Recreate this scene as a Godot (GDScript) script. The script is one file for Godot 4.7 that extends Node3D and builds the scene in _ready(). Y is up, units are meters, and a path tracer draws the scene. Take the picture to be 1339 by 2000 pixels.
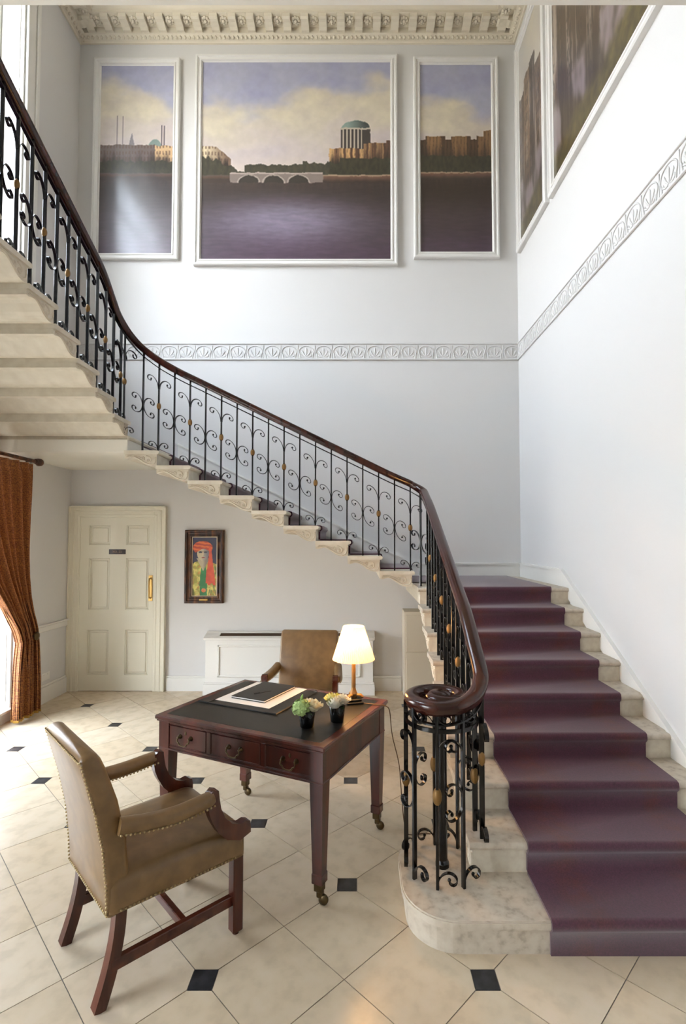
extends Node3D
# A stair hall: x to the right, y up, depth "d" runs away from the camera (Godot z = -d). Metres.

const XL := -3.404
const XR := 1.912
const DB := 6.05
const CEIL := 8.12
const R1 := 0.14756          # riser of the first flight
const R2 := 0.1415
const R3 := 0.1425
const GO := 0.3
const L1 := 1.328            # quarter landings
const L2 := 2.743
const D2 := 4.8              # open edge of the flight along the back wall
const X1 := 0.555            # open edge of the bottom flight
const X3 := -2.19            # open edge of the top flight
const N1 := 2.226            # first nosing
const N2 := 0.525
const N3 := 4.85

var M := {}
var taken := {}
var rng := RandomNumberGenerator.new()

func _ready():
	rng.seed = 7
	setup_view()
	make_materials()
	build_shell()
	build_floor()
	build_cornice()
	build_frieze()
	build_openings()
	build_staircase()
	build_carpet()
	build_balustrade()
	build_paintings()
	build_furniture()
	build_desk_items()
	build_curtain()

# ------------------------------------------------------------------ camera, sky, exposure
func setup_view():
	var cam := Camera3D.new()
	cam.name = "camera"
	cam.projection = Camera3D.PROJECTION_FRUSTUM
	cam.near = 0.05
	cam.far = 200.0
	cam.size = 0.05 * 2000.0 / 1000.0
	cam.frustum_offset = Vector2(-30.5 / 1000.0, 17.0 / 1000.0) * 0.05
	cam.position = Vector3(0, 1.765, 0)
	cam.rotation = Vector3(0.0365, 0, 0)
	add_child(cam)
	var sm := ProceduralSkyMaterial.new()
	sm.sky_top_color = Color(0.88, 0.935, 1.0)
	sm.sky_horizon_color = Color(1.0, 0.995, 0.98)
	sm.ground_bottom_color = Color(0.62, 0.61, 0.58)
	sm.ground_horizon_color = Color(0.80, 0.80, 0.79)
	sm.sun_angle_max = 0.0
	var sky := Sky.new()
	sky.sky_material = sm
	var env := Environment.new()
	env.background_mode = Environment.BG_SKY
	env.sky = sky
	env.background_energy_multiplier = 25.0
	env.ambient_light_source = Environment.AMBIENT_SOURCE_DISABLED
	env.tonemap_mode = Environment.TONE_MAPPER_LINEAR
	env.tonemap_exposure = 1.06
	env.sdfgi_enabled = true
	env.ssao_enabled = true
	env.ssil_enabled = true
	var we := WorldEnvironment.new()
	we.environment = env
	add_child(we)

# ------------------------------------------------------------------ naming
func numbered(called: String) -> String:
	if not taken.has(called):
		taken[called] = 0
		return called
	taken[called] += 1
	return "%s_%03d" % [called, taken[called]]

func tag(o: Node, label: String, category := "", group := "", kind := ""):
	o.set_meta("label", label)
	if category != "": o.set_meta("category", category)
	if group != "": o.set_meta("group", group)
	if kind != "": o.set_meta("kind", kind)
	return o

func thing(called: String, label: String, category: String, at := Vector3.ZERO, turn := 0.0, group := "") -> Node3D:
	var o := Node3D.new()
	o.name = numbered(called)
	add_child(o)
	o.position = at
	o.rotation.y = turn
	tag(o, label, category, group)
	return o

func holder(called: String, parent: Node3D) -> Node3D:
	var o := Node3D.new()
	o.name = called
	parent.add_child(o, true)
	return o

func struct_node(called: String, label: String) -> Node3D:
	var o := Node3D.new()
	o.name = called
	add_child(o)
	tag(o, label, "", "", "structure")
	return o

# ------------------------------------------------------------------ mesh helpers
func P(x: float, h: float, d: float) -> Vector3:
	return Vector3(x, h, -d)

func mb() -> SurfaceTool:
	var st := SurfaceTool.new()
	st.begin(Mesh.PRIMITIVE_TRIANGLES)
	return st

func put(called: String, st: SurfaceTool, m: Material, parent: Node3D) -> MeshInstance3D:
	st.generate_normals()
	var o := MeshInstance3D.new()
	o.mesh = st.commit()
	o.material_override = m
	o.name = called
	parent.add_child(o, true)
	return o

func top(called: String, st: SurfaceTool, m: Material, label: String, category := "", kind := "", group := "") -> MeshInstance3D:
	st.generate_normals()
	var o := MeshInstance3D.new()
	o.mesh = st.commit()
	o.material_override = m
	o.name = numbered(called)
	add_child(o)
	tag(o, label, category, group, kind)
	return o

func tri(st: SurfaceTool, a: Vector3, b: Vector3, c: Vector3, hint: Vector3, sg := -1, ua := Vector2.ZERO, ub := Vector2.ZERO, uc := Vector2.ZERO):
	st.set_smooth_group(sg)
	if (c - a).cross(b - a).dot(hint) < 0.0:
		st.set_uv(ua); st.add_vertex(a)
		st.set_uv(uc); st.add_vertex(c)
		st.set_uv(ub); st.add_vertex(b)
	else:
		st.set_uv(ua); st.add_vertex(a)
		st.set_uv(ub); st.add_vertex(b)
		st.set_uv(uc); st.add_vertex(c)

func quad(st: SurfaceTool, a: Vector3, b: Vector3, c: Vector3, d: Vector3, hint: Vector3, sg := -1):
	tri(st, a, b, c, hint, sg)
	tri(st, a, c, d, hint, sg)

func quad_uv(st: SurfaceTool, a: Vector3, b: Vector3, c: Vector3, d: Vector3, hint: Vector3):
	tri(st, a, b, c, hint, -1, Vector2(0, 1), Vector2(1, 1), Vector2(1, 0))
	tri(st, a, c, d, hint, -1, Vector2(0, 1), Vector2(1, 0), Vector2(0, 0))

# box between two corners, chamfered by b; t moves it
func box(st: SurfaceTool, lo: Vector3, hi: Vector3, b := 0.0, t := Transform3D.IDENTITY):
	var l := Vector3(min(lo.x, hi.x), min(lo.y, hi.y), min(lo.z, hi.z))
	var h := Vector3(max(lo.x, hi.x), max(lo.y, hi.y), max(lo.z, hi.z))
	var c := (l + h) * 0.5
	var e := (h - l) * 0.5
	b = min(b, min(e.x, min(e.y, e.z)) * 0.9)
	for ax in 3:
		var u := (ax + 1) % 3
		var v := (ax + 2) % 3
		for s in [-1.0, 1.0]:
			var q := []
			for k in [[-1.0, -1.0], [1.0, -1.0], [1.0, 1.0], [-1.0, 1.0]]:
				var p := c
				p[ax] += s * e[ax]
				p[u] += k[0] * (e[u] - b)
				p[v] += k[1] * (e[v] - b)
				q.append(t * p)
			var n := Vector3.ZERO
			n[ax] = s
			quad(st, q[0], q[1], q[2], q[3], t.basis * n)
	if b <= 0.0: return
	for ax in 3:
		var u := (ax + 1) % 3
		var v := (ax + 2) % 3
		for su in [-1.0, 1.0]:
			for sv in [-1.0, 1.0]:
				var q := []
				for k in [[-1.0, 0], [1.0, 0], [1.0, 1], [-1.0, 1]]:
					var p := c
					p[ax] += k[0] * (e[ax] - b)
					p[u] += su * (e[u] - (0.0 if k[1] == 0 else b))
					p[v] += sv * (e[v] - (b if k[1] == 0 else 0.0))
					q.append(t * p)
				var n := Vector3.ZERO
				n[u] = su
				n[v] = sv
				quad(st, q[0], q[1], q[2], q[3], t.basis * n)
	for sx in [-1.0, 1.0]:
		for sy in [-1.0, 1.0]:
			for sz in [-1.0, 1.0]:
				var s := Vector3(sx, sy, sz)
				var pa := c + Vector3(sx * e.x, sy * (e.y - b), sz * (e.z - b))
				var pb := c + Vector3(sx * (e.x - b), sy * e.y, sz * (e.z - b))
				var pc := c + Vector3(sx * (e.x - b), sy * (e.y - b), sz * e.z)
				tri(st, t * pa, t * pb, t * pc, t.basis * s)

func bx(st: SurfaceTool, x0: float, x1: float, h0: float, h1: float, d0: float, d1: float, b := 0.0):
	box(st, P(x0, h0, d0), P(x1, h1, d1), b)

func area2(poly: PackedVector2Array) -> float:
	var a := 0.0
	for i in poly.size():
		var p := poly[i]
		var q := poly[(i + 1) % poly.size()]
		a += p.x * q.y - q.x * p.y
	return a * 0.5

# extrude a 2D outline (x, y of the frame) along the frame's z
func prism(st: SurfaceTool, poly: PackedVector2Array, t: Transform3D, z0: float, z1: float, sg := -1):
	var s := 1.0 if area2(poly) > 0 else -1.0
	for i in poly.size():
		var p := poly[i]
		var q := poly[(i + 1) % poly.size()]
		var n := t.basis * Vector3((q.y - p.y) * s, -(q.x - p.x) * s, 0)
		quad(st, t * Vector3(p.x, p.y, z0), t * Vector3(q.x, q.y, z0), t * Vector3(q.x, q.y, z1), t * Vector3(p.x, p.y, z1), n, sg)
	var ids := Geometry2D.triangulate_polygon(poly)
	for k in range(0, ids.size(), 3):
		var a := poly[ids[k]]
		var b := poly[ids[k + 1]]
		var c := poly[ids[k + 2]]
		tri(st, t * Vector3(a.x, a.y, z0), t * Vector3(b.x, b.y, z0), t * Vector3(c.x, c.y, z0), t.basis * Vector3(0, 0, z0 - z1))
		tri(st, t * Vector3(a.x, a.y, z1), t * Vector3(b.x, b.y, z1), t * Vector3(c.x, c.y, z1), t.basis * Vector3(0, 0, z1 - z0))

func rect_prof(w: float, h: float) -> PackedVector2Array:
	return PackedVector2Array([Vector2(-w / 2, -h / 2), Vector2(w / 2, -h / 2), Vector2(w / 2, h / 2), Vector2(-w / 2, h / 2)])

func round_prof(r: float, n := 8, ry := -1.0) -> PackedVector2Array:
	var a := PackedVector2Array()
	for i in n:
		var t := TAU * i / n
		a.append(Vector2(cos(t) * r, sin(t) * (r if ry < 0 else ry)))
	return a

# sweep a closed profile along a path; the profile's y follows "up"
func sweep(st: SurfaceTool, pts: PackedVector3Array, prof: PackedVector2Array, up := Vector3.UP, sharp := false, caps := true, scales := PackedFloat32Array()):
	var n := pts.size()
	var m := prof.size()
	var s := 1.0 if area2(prof) > 0 else -1.0
	var rings := []
	var sides := []
	var upsv := []
	for i in n:
		var t: Vector3 = pts[min(i + 1, n - 1)] - pts[max(i - 1, 0)]
		t = t.normalized()
		var side := t.cross(up)
		if side.length() < 0.01: side = t.cross(Vector3(0.3, 0.2, 0.9))
		side = side.normalized()
		var uu := side.cross(t).normalized()
		var k := scales[i] if scales.size() == n else 1.0
		var ring := PackedVector3Array()
		for p in prof: ring.append(pts[i] + (side * p.x + uu * p.y) * k)
		rings.append(ring)
		sides.append(side)
		upsv.append(uu)
	for i in n - 1:
		for j in m:
			var k := (j + 1) % m
			var e := prof[k] - prof[j]
			var hint: Vector3 = (sides[i] * e.y - upsv[i] * e.x) * s
			quad(st, rings[i][j], rings[i][k], rings[i + 1][k], rings[i + 1][j], hint, (j + 2) if sharp else 1)
	if caps:
		for e in [0, n - 1]:
			var hint: Vector3 = (pts[0] - pts[1]) if e == 0 else (pts[n - 1] - pts[n - 2])
			for j in range(1, m - 1):
				tri(st, rings[e][0], rings[e][j], rings[e][j + 1], hint)

func lathe(st: SurfaceTool, prof: Array, n := 24, t := Transform3D.IDENTITY, smooth := true):
	for i in prof.size() - 1:
		var p: Vector2 = prof[i]
		var q: Vector2 = prof[i + 1]
		for j in n:
			var a := TAU * j / n
			var b := TAU * (j + 1) / n
			var mid := (a + b) / 2
			var hint := Vector3(cos(mid) * (q.y - p.y), -(q.x - p.x), sin(mid) * (q.y - p.y))
			var A := Vector3(cos(a) * p.x, p.y, sin(a) * p.x)
			var B := Vector3(cos(b) * p.x, p.y, sin(b) * p.x)
			var C := Vector3(cos(b) * q.x, q.y, sin(b) * q.x)
			var D := Vector3(cos(a) * q.x, q.y, sin(a) * q.x)
			var sg := 1 if smooth else i + 1
			if p.x > 1e-5: tri(st, t * A, t * B, t * C, t.basis * hint, sg)
			if q.x > 1e-5: tri(st, t * A, t * C, t * D, t.basis * hint, sg)

# skin a list of rings with equal counts
func loft(st: SurfaceTool, rings: Array, cap0 := true, cap1 := true, sg := 1):
	var m: int = rings[0].size()
	var cs := []
	for r in rings:
		var c := Vector3.ZERO
		for p in r: c += p
		cs.append(c / m)
	for i in rings.size() - 1:
		for j in m:
			var k := (j + 1) % m
			var a: Vector3 = rings[i][j]
			var b: Vector3 = rings[i][k]
			var c: Vector3 = rings[i + 1][k]
			var d: Vector3 = rings[i + 1][j]
			var mid: Vector3 = (cs[i] + cs[i + 1]) * 0.5
			var fc := (a + b + c + d) * 0.25
			var nn := (c - a).cross(d - b)
			var hint := fc - mid
			if abs(nn.normalized().dot(hint.normalized())) < 0.15:   # nearly flat ring (a lid): look along the axis instead
				hint = hint.normalized() * 0.2 + (cs[rings.size() - 1] - cs[0]).normalized() * (1.0 if i >= rings.size() / 2 else -1.0)
			quad(st, a, b, c, d, hint, sg)
	for e in 2:
		if (e == 0 and not cap0) or (e == 1 and not cap1): continue
		var r: PackedVector3Array = rings[0] if e == 0 else rings[rings.size() - 1]
		var c: Vector3 = cs[0] if e == 0 else cs[cs.size() - 1]
		var o: Vector3 = cs[1] if e == 0 else cs[cs.size() - 2]
		for j in m: tri(st, c, r[j], r[(j + 1) % m], c - o, sg)

func round_rect(hx: float, hy: float, r: float, seg := 4) -> PackedVector2Array:
	var a := PackedVector2Array()
	r = min(r, min(hx, hy))
	for q in 4:
		var cx: float = (hx - r) * [1, -1, -1, 1][q]
		var cy: float = (hy - r) * [1, 1, -1, -1][q]
		for k in seg + 1:
			var t := PI / 2 * (q + float(k) / seg)
			a.append(Vector2(cx + cos(t) * r, cy + sin(t) * r))
	return a

func ball(st: SurfaceTool, c: Vector3, r: Vector3, n := 10, m := 6):
	var prof := []
	for i in m + 1:
		var t := -PI / 2 + PI * i / m
		prof.append(Vector2(max(cos(t), 0.0), sin(t)))
	lathe(st, prof, n, Transform3D(Basis.from_scale(r), c))

func smooth_path(cp: Array, per := 8) -> PackedVector3Array:
	var out := PackedVector3Array()
	for i in cp.size() - 1:
		var p0: Vector3 = cp[max(i - 1, 0)]
		var p1: Vector3 = cp[i]
		var p2: Vector3 = cp[i + 1]
		var p3: Vector3 = cp[min(i + 2, cp.size() - 1)]
		for k in per:
			out.append(p1.cubic_interpolate(p2, p0, p3, float(k) / per))
	out.append(cp[cp.size() - 1])
	return out

# a 2D curve whose bend tightens from k0 to k1: the volutes of the ironwork
func volute(len: float, k0: float, k1: float, heading: float, turn: float, n := 22) -> PackedVector2Array:
	var a := PackedVector2Array()
	var p := Vector2.ZERO
	var th := heading
	a.append(p)
	for i in n:
		var f := (i + 0.5) / n
		var k := k0 * pow(k1 / k0, f)
		th += turn * k * len / n
		p += Vector2(cos(th), sin(th)) * len / n
		a.append(p)
	return a

# ------------------------------------------------------------------ materials
func mat(c: Color, rough := 0.6, metal := 0.0) -> StandardMaterial3D:
	var m := StandardMaterial3D.new()
	m.albedo_color = c
	m.roughness = rough
	m.metallic = metal
	return m

func noise_tex(size: int, freq: float, octaves: int, stops: Array, sd: int, stretch := 1) -> ImageTexture:
	var nz := FastNoiseLite.new()
	nz.seed = sd
	nz.noise_type = FastNoiseLite.TYPE_SIMPLEX_SMOOTH
	nz.frequency = freq
	nz.fractal_octaves = octaves
	var src := nz.get_seamless_image(size, size / stretch)
	if stretch > 1: src.resize(size, size, Image.INTERPOLATE_CUBIC)
	var g := Gradient.new()
	g.offsets = PackedFloat32Array(stops.map(func(s): return s[0]))
	g.colors = PackedColorArray(stops.map(func(s): return s[1]))
	var im := Image.create(size, size, true, Image.FORMAT_RGB8)
	for y in size:
		for x in size:
			im.set_pixel(x, y, g.sample(src.get_pixel(x, y).r))
	im.generate_mipmaps()
	return ImageTexture.create_from_image(im)

func tri_mat(tex: Texture2D, scale: float, rough: float, world := false) -> StandardMaterial3D:
	var m := StandardMaterial3D.new()
	m.albedo_texture = tex
	m.roughness = rough
	m.uv1_triplanar = true
	m.uv1_world_triplanar = world
	m.uv1_scale = Vector3.ONE * scale
	return m

func make_materials():
	M.wall = mat(Color(0.838, 0.834, 0.829), 0.7)
	M.white = mat(Color(0.90, 0.895, 0.875), 0.45)
	M.cream = mat(Color(0.885, 0.865, 0.79), 0.4)
	M.soffit = mat(Color(0.90, 0.885, 0.84), 0.7)
	M.plaster = mat(Color(0.86, 0.825, 0.75), 0.75)
	M.grout = mat(Color(0.50, 0.48, 0.46), 0.9)
	M.iron = mat(Color(0.012, 0.012, 0.014), 0.22)
	M.gilt = mat(Color(0.50, 0.37, 0.19), 0.5, 0.45)
	M.brass = mat(Color(0.72, 0.58, 0.34), 0.32, 0.85)
	M.old_brass = mat(Color(0.34, 0.28, 0.18), 0.36, 0.8)
	M.glass = mat(Color(0.9, 0.95, 1.0, 0.06), 0.02)
	M.glass.transparency = BaseMaterial3D.TRANSPARENCY_ALPHA
	M.black = mat(Color(0.03, 0.03, 0.032), 0.35)
	M.paper = mat(Color(0.92, 0.91, 0.89), 0.7)
	var tiles := [[0.81, 0.74, 0.635], [0.825, 0.765, 0.67], [0.795, 0.73, 0.63], [0.815, 0.748, 0.65]]
	M.tile = []
	for i in 4:
		var c := Color(tiles[i][0], tiles[i][1], tiles[i][2])
		var t := noise_tex(256, 0.02, 5, [[0.2, c.darkened(0.05)], [0.5, c], [0.8, c.lightened(0.05)]], 11 + i)
		var m := tri_mat(t, 1.4, 0.27)
		m.uv1_offset = Vector3(i * 0.3, 0, i * 0.17)
		M.tile.append(m)
	M.slate = tri_mat(noise_tex(128, 0.04, 4, [[0.2, Color(0.12, 0.125, 0.135)], [0.8, Color(0.2, 0.205, 0.22)]], 5), 3.0, 0.3)
	M.stone = tri_mat(noise_tex(512, 0.028, 6, [[0.1, Color(0.645, 0.595, 0.53)], [0.38, Color(0.735, 0.69, 0.62)], [0.78, Color(0.775, 0.735, 0.67)]], 21), 1.1, 0.5, true)
	M.carved = tri_mat(noise_tex(256, 0.03, 4, [[0.2, Color(0.78, 0.735, 0.66)], [0.7, Color(0.82, 0.785, 0.71)]], 22), 2.0, 0.65, true)
	M.mahogany = tri_mat(noise_tex(256, 0.012, 5, [[0.15, Color(0.20, 0.055, 0.032)], [0.5, Color(0.275, 0.085, 0.047)], [0.85, Color(0.34, 0.12, 0.065)]], 31, 8), 2.4, 0.2)
	M.mahogany.clearcoat_enabled = true
	M.mahogany.clearcoat = 0.5
	M.rail = tri_mat(noise_tex(256, 0.012, 4, [[0.2, Color(0.15, 0.06, 0.045)], [0.8, Color(0.27, 0.125, 0.09)]], 33, 4), 2.0, 0.2)
	M.chairwood = tri_mat(noise_tex(256, 0.014, 4, [[0.2, Color(0.23, 0.09, 0.055)], [0.8, Color(0.33, 0.145, 0.09)]], 35, 8), 3.0, 0.25)
	M.leather = tri_mat(noise_tex(256, 0.02, 5, [[0.2, Color(0.425, 0.325, 0.20)], [0.5, Color(0.455, 0.35, 0.215)], [0.8, Color(0.485, 0.375, 0.235)]], 41), 2.0, 0.36)
	M.deskleather = tri_mat(noise_tex(128, 0.05, 4, [[0.2, Color(0.045, 0.045, 0.042)], [0.8, Color(0.085, 0.08, 0.072)]], 42), 4.0, 0.38)
	M.carpet = carpet_material()
	M.curtain = tri_mat(damask(), 2.2, 0.75)
	M.curtain.backlight_enabled = true
	M.curtain.backlight = Color(0.22, 0.13, 0.06)
	M.oldwood = tri_mat(noise_tex(128, 0.03, 4, [[0.2, Color(0.16, 0.08, 0.04)], [0.6, Color(0.33, 0.18, 0.09)], [0.85, Color(0.46, 0.29, 0.14)]], 51, 4), 5.0, 0.45)
	M.clean = tri_mat(noise_tex(256, 0.02, 4, [[0.2, Color(0.80, 0.765, 0.695)], [0.8, Color(0.84, 0.81, 0.745)]], 23), 1.6, 0.6, true)
	M.frame = mat(Color(0.88, 0.875, 0.865), 0.5)

func carpet_material() -> StandardMaterial3D:
	var nz := FastNoiseLite.new()
	nz.seed = 61
	nz.frequency = 0.03
	nz.fractal_octaves = 3
	var im := Image.create(256, 256, true, Image.FORMAT_RGB8)
	rng.seed = 99
	for y in 256:
		for x in 256:
			var u := x / 255.0
			var c := Color(0.28, 0.137, 0.2)
			var band: float = exp(-pow((u - 0.2) / 0.1, 2)) + exp(-pow((u - 0.85) / 0.09, 2))
			var k: float = clamp(band * (0.55 + 0.8 * nz.get_noise_2d(x, y)), 0.0, 1.0)
			c = c.lerp(Color(0.325, 0.13, 0.115), k * 0.8)
			var s := rng.randf_range(0.86, 1.14)
			im.set_pixel(x, y, Color(c.r * s, c.g * s, c.b * s))
	im.generate_mipmaps()
	var m := StandardMaterial3D.new()
	m.albedo_texture = ImageTexture.create_from_image(im)
	m.roughness = 0.95
	m.rim_enabled = true
	m.rim = 1.0
	m.rim_tint = 0.35
	return m

func damask() -> ImageTexture:
	var nz := FastNoiseLite.new()
	nz.seed = 71
	nz.noise_type = FastNoiseLite.TYPE_CELLULAR
	nz.frequency = 0.045
	nz.fractal_octaves = 2
	var src := nz.get_seamless_image(256, 256)
	var im := Image.create(256, 256, true, Image.FORMAT_RGB8)
	for y in 256:
		for x in 256:
			var v := src.get_pixel(x, y).r
			var w := 0.5 + 0.5 * sin(v * 22.0 + sin(x * TAU / 64.0) * 1.3 + cos(y * TAU / 64.0) * 1.3)
			im.set_pixel(x, y, Color(0.42, 0.225, 0.11).lerp(Color(0.62, 0.40, 0.19), smoothstep(0.35, 0.75, w)))
	im.generate_mipmaps()
	return ImageTexture.create_from_image(im)

# ------------------------------------------------------------------ the shell
const WIN_LEFT := [[3.35, 5.08, 0.12, 2.42], [-0.6, 1.2, 0.12, 2.6], [2.7, 5.06, 4.2, 7.5]]   # d0, d1, h0, h1
const WIN_FRONT := []          # x0, x1, h0, h1
const DF := -3.6

# a wall with rectangular holes, cut into boxes: a = along, h = height
func wall_with_holes(st: SurfaceTool, a0: float, a1: float, holes: Array, place: Callable):
	var cuts := [a0, a1]
	for o in holes:
		cuts.append(o[0])
		cuts.append(o[1])
	cuts.sort()
	for i in cuts.size() - 1:
		var s: float = cuts[i]
		var e: float = cuts[i + 1]
		if e - s < 0.001: continue
		var mid := (s + e) / 2
		var spans := []
		for o in holes:
			if mid > o[0] and mid < o[1]: spans.append([o[2], o[3]])
		spans.sort_custom(func(p, q): return p[0] < q[0])
		var h := -0.2
		for sp in spans:
			place.call(st, s, e, h, sp[0])
			h = sp[1]
		place.call(st, s, e, h, CEIL + 0.2)

func build_shell():
	var st := mb()
	bx(st, XL - 0.4, XR + 0.3, -0.2, CEIL + 0.2, DB, DB + 0.3)
	top("wall_back", st, M.wall, "pale grey back wall behind the stair", "", "structure")
	st = mb()
	bx(st, XR, XR + 0.3, -0.2, CEIL + 0.2, DF, DB)
	top("wall_right", st, M.wall, "pale grey wall beside the carpeted bottom flight", "", "structure")
	st = mb()
	wall_with_holes(st, DF, DB, WIN_LEFT, func(s, a, b, h0, h1): bx(s, XL - 0.4, XL, h0, h1, a, b))
	top("wall_left", st, M.wall, "pale grey wall pierced by the tall windows", "", "structure")
	st = mb()
	wall_with_holes(st, XL - 0.4, XR + 0.3, WIN_FRONT, func(s, a, b, h0, h1): bx(s, a, b, h0, h1, DF - 0.3, DF))
	top("wall_front", st, M.wall, "entrance wall facing the stair", "", "structure")
	st = mb()
	bx(st, XL - 0.4, XR + 0.3, CEIL, CEIL + 0.2, DF - 0.3, DB + 0.3)
	top("ceiling", st, M.plaster, "flat plaster ceiling above the cornice", "", "structure")
	st = mb()
	bx(st, XL, XR, 3.823, L2 + R3 * 10, DF, 1.9)
	top("ceiling_gallery", st, M.white, "underside and white edge of the upper gallery", "", "structure")
	# skirtings
	st = mb()
	for a in [[-2.25, 0.5]]:
		bx(st, a[0], a[1], 0, 0.15, DB - 0.022, DB)
		bx(st, a[0], a[1], 0.15, 0.172, DB - 0.014, DB, 0.004)
	# along the upper flight and the landing
	var prof := PackedVector2Array()
	var xa := X3 + 0.05
	var xb := N2 + 0.1
	prof.append(Vector2(xb, L1)); prof.append(Vector2(XR, L1)); prof.append(Vector2(XR, L1 + 0.152)); prof.append(Vector2(xb, L1 + 0.152))
	prof.append(Vector2(xa, L2 + 0.152)); prof.append(Vector2(xa, L2 - 0.1))
	prism(st, prof, Transform3D(Basis.IDENTITY, Vector3(0, 0, -DB)), 0.0, 0.022)
	var cap := PackedVector3Array([P(XR, L1 + 0.152, DB - 0.016), P(xb, L1 + 0.152, DB - 0.016), P(xa, L2 + 0.152, DB - 0.016)])
	sweep(st, cap, rect_prof(0.034, 0.022), Vector3.UP, true)
	top("baseboard_back", st, M.white, "white skirting along the back wall and its flight", "", "structure")
	st = mb()
	var pr := PackedVector2Array([Vector2(N1 - 0.2, 0), Vector2(N1 + 0.1, 0), Vector2(N1 + 8 * GO + 0.1, L1 - 0.06), Vector2(DB, L1 - 0.06), Vector2(DB, L1 + 0.152), Vector2(4.80, L1 + 0.152), Vector2(N1, 0.09), Vector2(N1 - 0.2, 0.09)])
	prism(st, pr, Transform3D(Basis(Vector3(0, 0, -1), Vector3.UP, Vector3(-1, 0, 0)), Vector3(XR, 0, 0)), 0.0, 0.022)
	sweep(st, PackedVector3Array([P(XR - 0.016, 0.09, N1 - 0.2), P(XR - 0.016, 0.09, N1), P(XR - 0.016, L1 + 0.152, 4.80), P(XR - 0.016, L1 + 0.152, DB)]), rect_prof(0.034, 0.022), Vector3.UP, true)
	bx(st, XR - 0.022, XR, 0, 0.19, DF, N1 - 0.2)
	top("baseboard_right", st, M.white, "white sloping skirting beside the bottom flight", "", "structure")
	st = mb()
	for a in [[5.26, DB - 0.02], [1.4, 3.27], [DF, -0.65]]:
		bx(st, XL, XL + 0.022, 0, 0.17, a[0], a[1])
		bx(st, XL, XL + 0.014, 0.17, 0.195, a[0], a[1], 0.004)
	top("baseboard_left", st, M.white, "white skirting below the window wall", "", "structure")
	st = mb()
	for a in [[5.24, DB - 0.02], [1.4, 3.27]]:
		bx(st, XL, XL + 0.02, 0.765, 0.825, a[0], a[1], 0.005)
		bx(st, XL, XL + 0.035, 0.825, 0.845, a[0], a[1], 0.006)
	top("trim_1", st, M.white, "white dado rail on the window wall", "", "structure")

func build_floor():
	var st := mb()
	bx(st, XL - 0.4, XR + 0.3, -0.2, -0.0035, DF - 0.3, DB + 0.3)
	var f := top("floor", st, M.grout, "cream limestone floor laid diagonally with small dark slate inserts", "", "structure")
	var room := PackedVector2Array([Vector2(XL, 0.2), Vector2(XR, 0.2), Vector2(XR, DB), Vector2(XL, DB)])
	var o := Vector2(-0.058, 2.686)
	var a := Vector2(-0.2828, 0.2828)
	var b := Vector2(-0.2828, -0.2828)
	var g := 0.002
	rng.seed = 5
	for i in range(-16, 17):
		for j in range(-16, 17):
			var c := o + a * (i + 0.5) + b * (j + 0.5)
			if c.x < XL - 0.3 or c.x > XR + 0.3 or c.y < 0.0 or c.y > DB + 0.3: continue
			var poly := PackedVector2Array()
			for k in [[0, 0], [1, 0], [1, 1], [0, 1]]:
				var v: Vector2 = o + a * (i + k[0]) + b * (j + k[1])
				var inn := (c - v).normalized()
				if (i + k[0]) % 2 == 0 and (j + k[1]) % 2 == 0:
					var e := v + inn * (0.049 + g)
					var t := Vector2(-inn.y, inn.x) * (0.049 - g * 0.6)
					var prev: Vector2 = poly[poly.size() - 1] if poly.size() > 0 else (o + a * i + b * (j + 1) if k == [0, 0] else v)
					if (e + t).distance_to(prev) < (e - t).distance_to(prev): poly.append(e + t); poly.append(e - t)
					else: poly.append(e - t); poly.append(e + t)
				else:
					poly.append(v + inn * g * 1.414)
			var parts := Geometry2D.intersect_polygons(poly, room)
			for q in parts:
				if absf(area2(q)) < 0.0004: continue
				slab(q, M.tile[rng.randi() % 4], "tile", f)
	for i in range(-16, 17, 2):
		for j in range(-16, 17, 2):
			var v := o + a * i + b * j
			if v.x < XL - 0.05 or v.x > XR + 0.05 or v.y < 0.2 or v.y > DB + 0.05: continue
			var h := 0.0475
			var q := PackedVector2Array([v + Vector2(-h, -h), v + Vector2(h, -h), v + Vector2(h, h), v + Vector2(-h, h)])
			for w in Geometry2D.intersect_polygons(q, room):
				slab(w, M.slate, "slate_insert", f)

func slab(q: PackedVector2Array, m: Material, called: String, parent: Node3D):
	var c := Vector2.ZERO
	for p in q: c += p
	c /= q.size()
	var loc := PackedVector2Array()
	for p in q: loc.append(p - c)
	var st := mb()
	prism(st, loc, Transform3D(Basis(Vector3.RIGHT, Vector3(0, 0, -1), Vector3.UP), Vector3.ZERO), -0.0035, 0.0)
	put(called, st, m, parent).position = P(c.x, 0, c.y)

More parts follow.
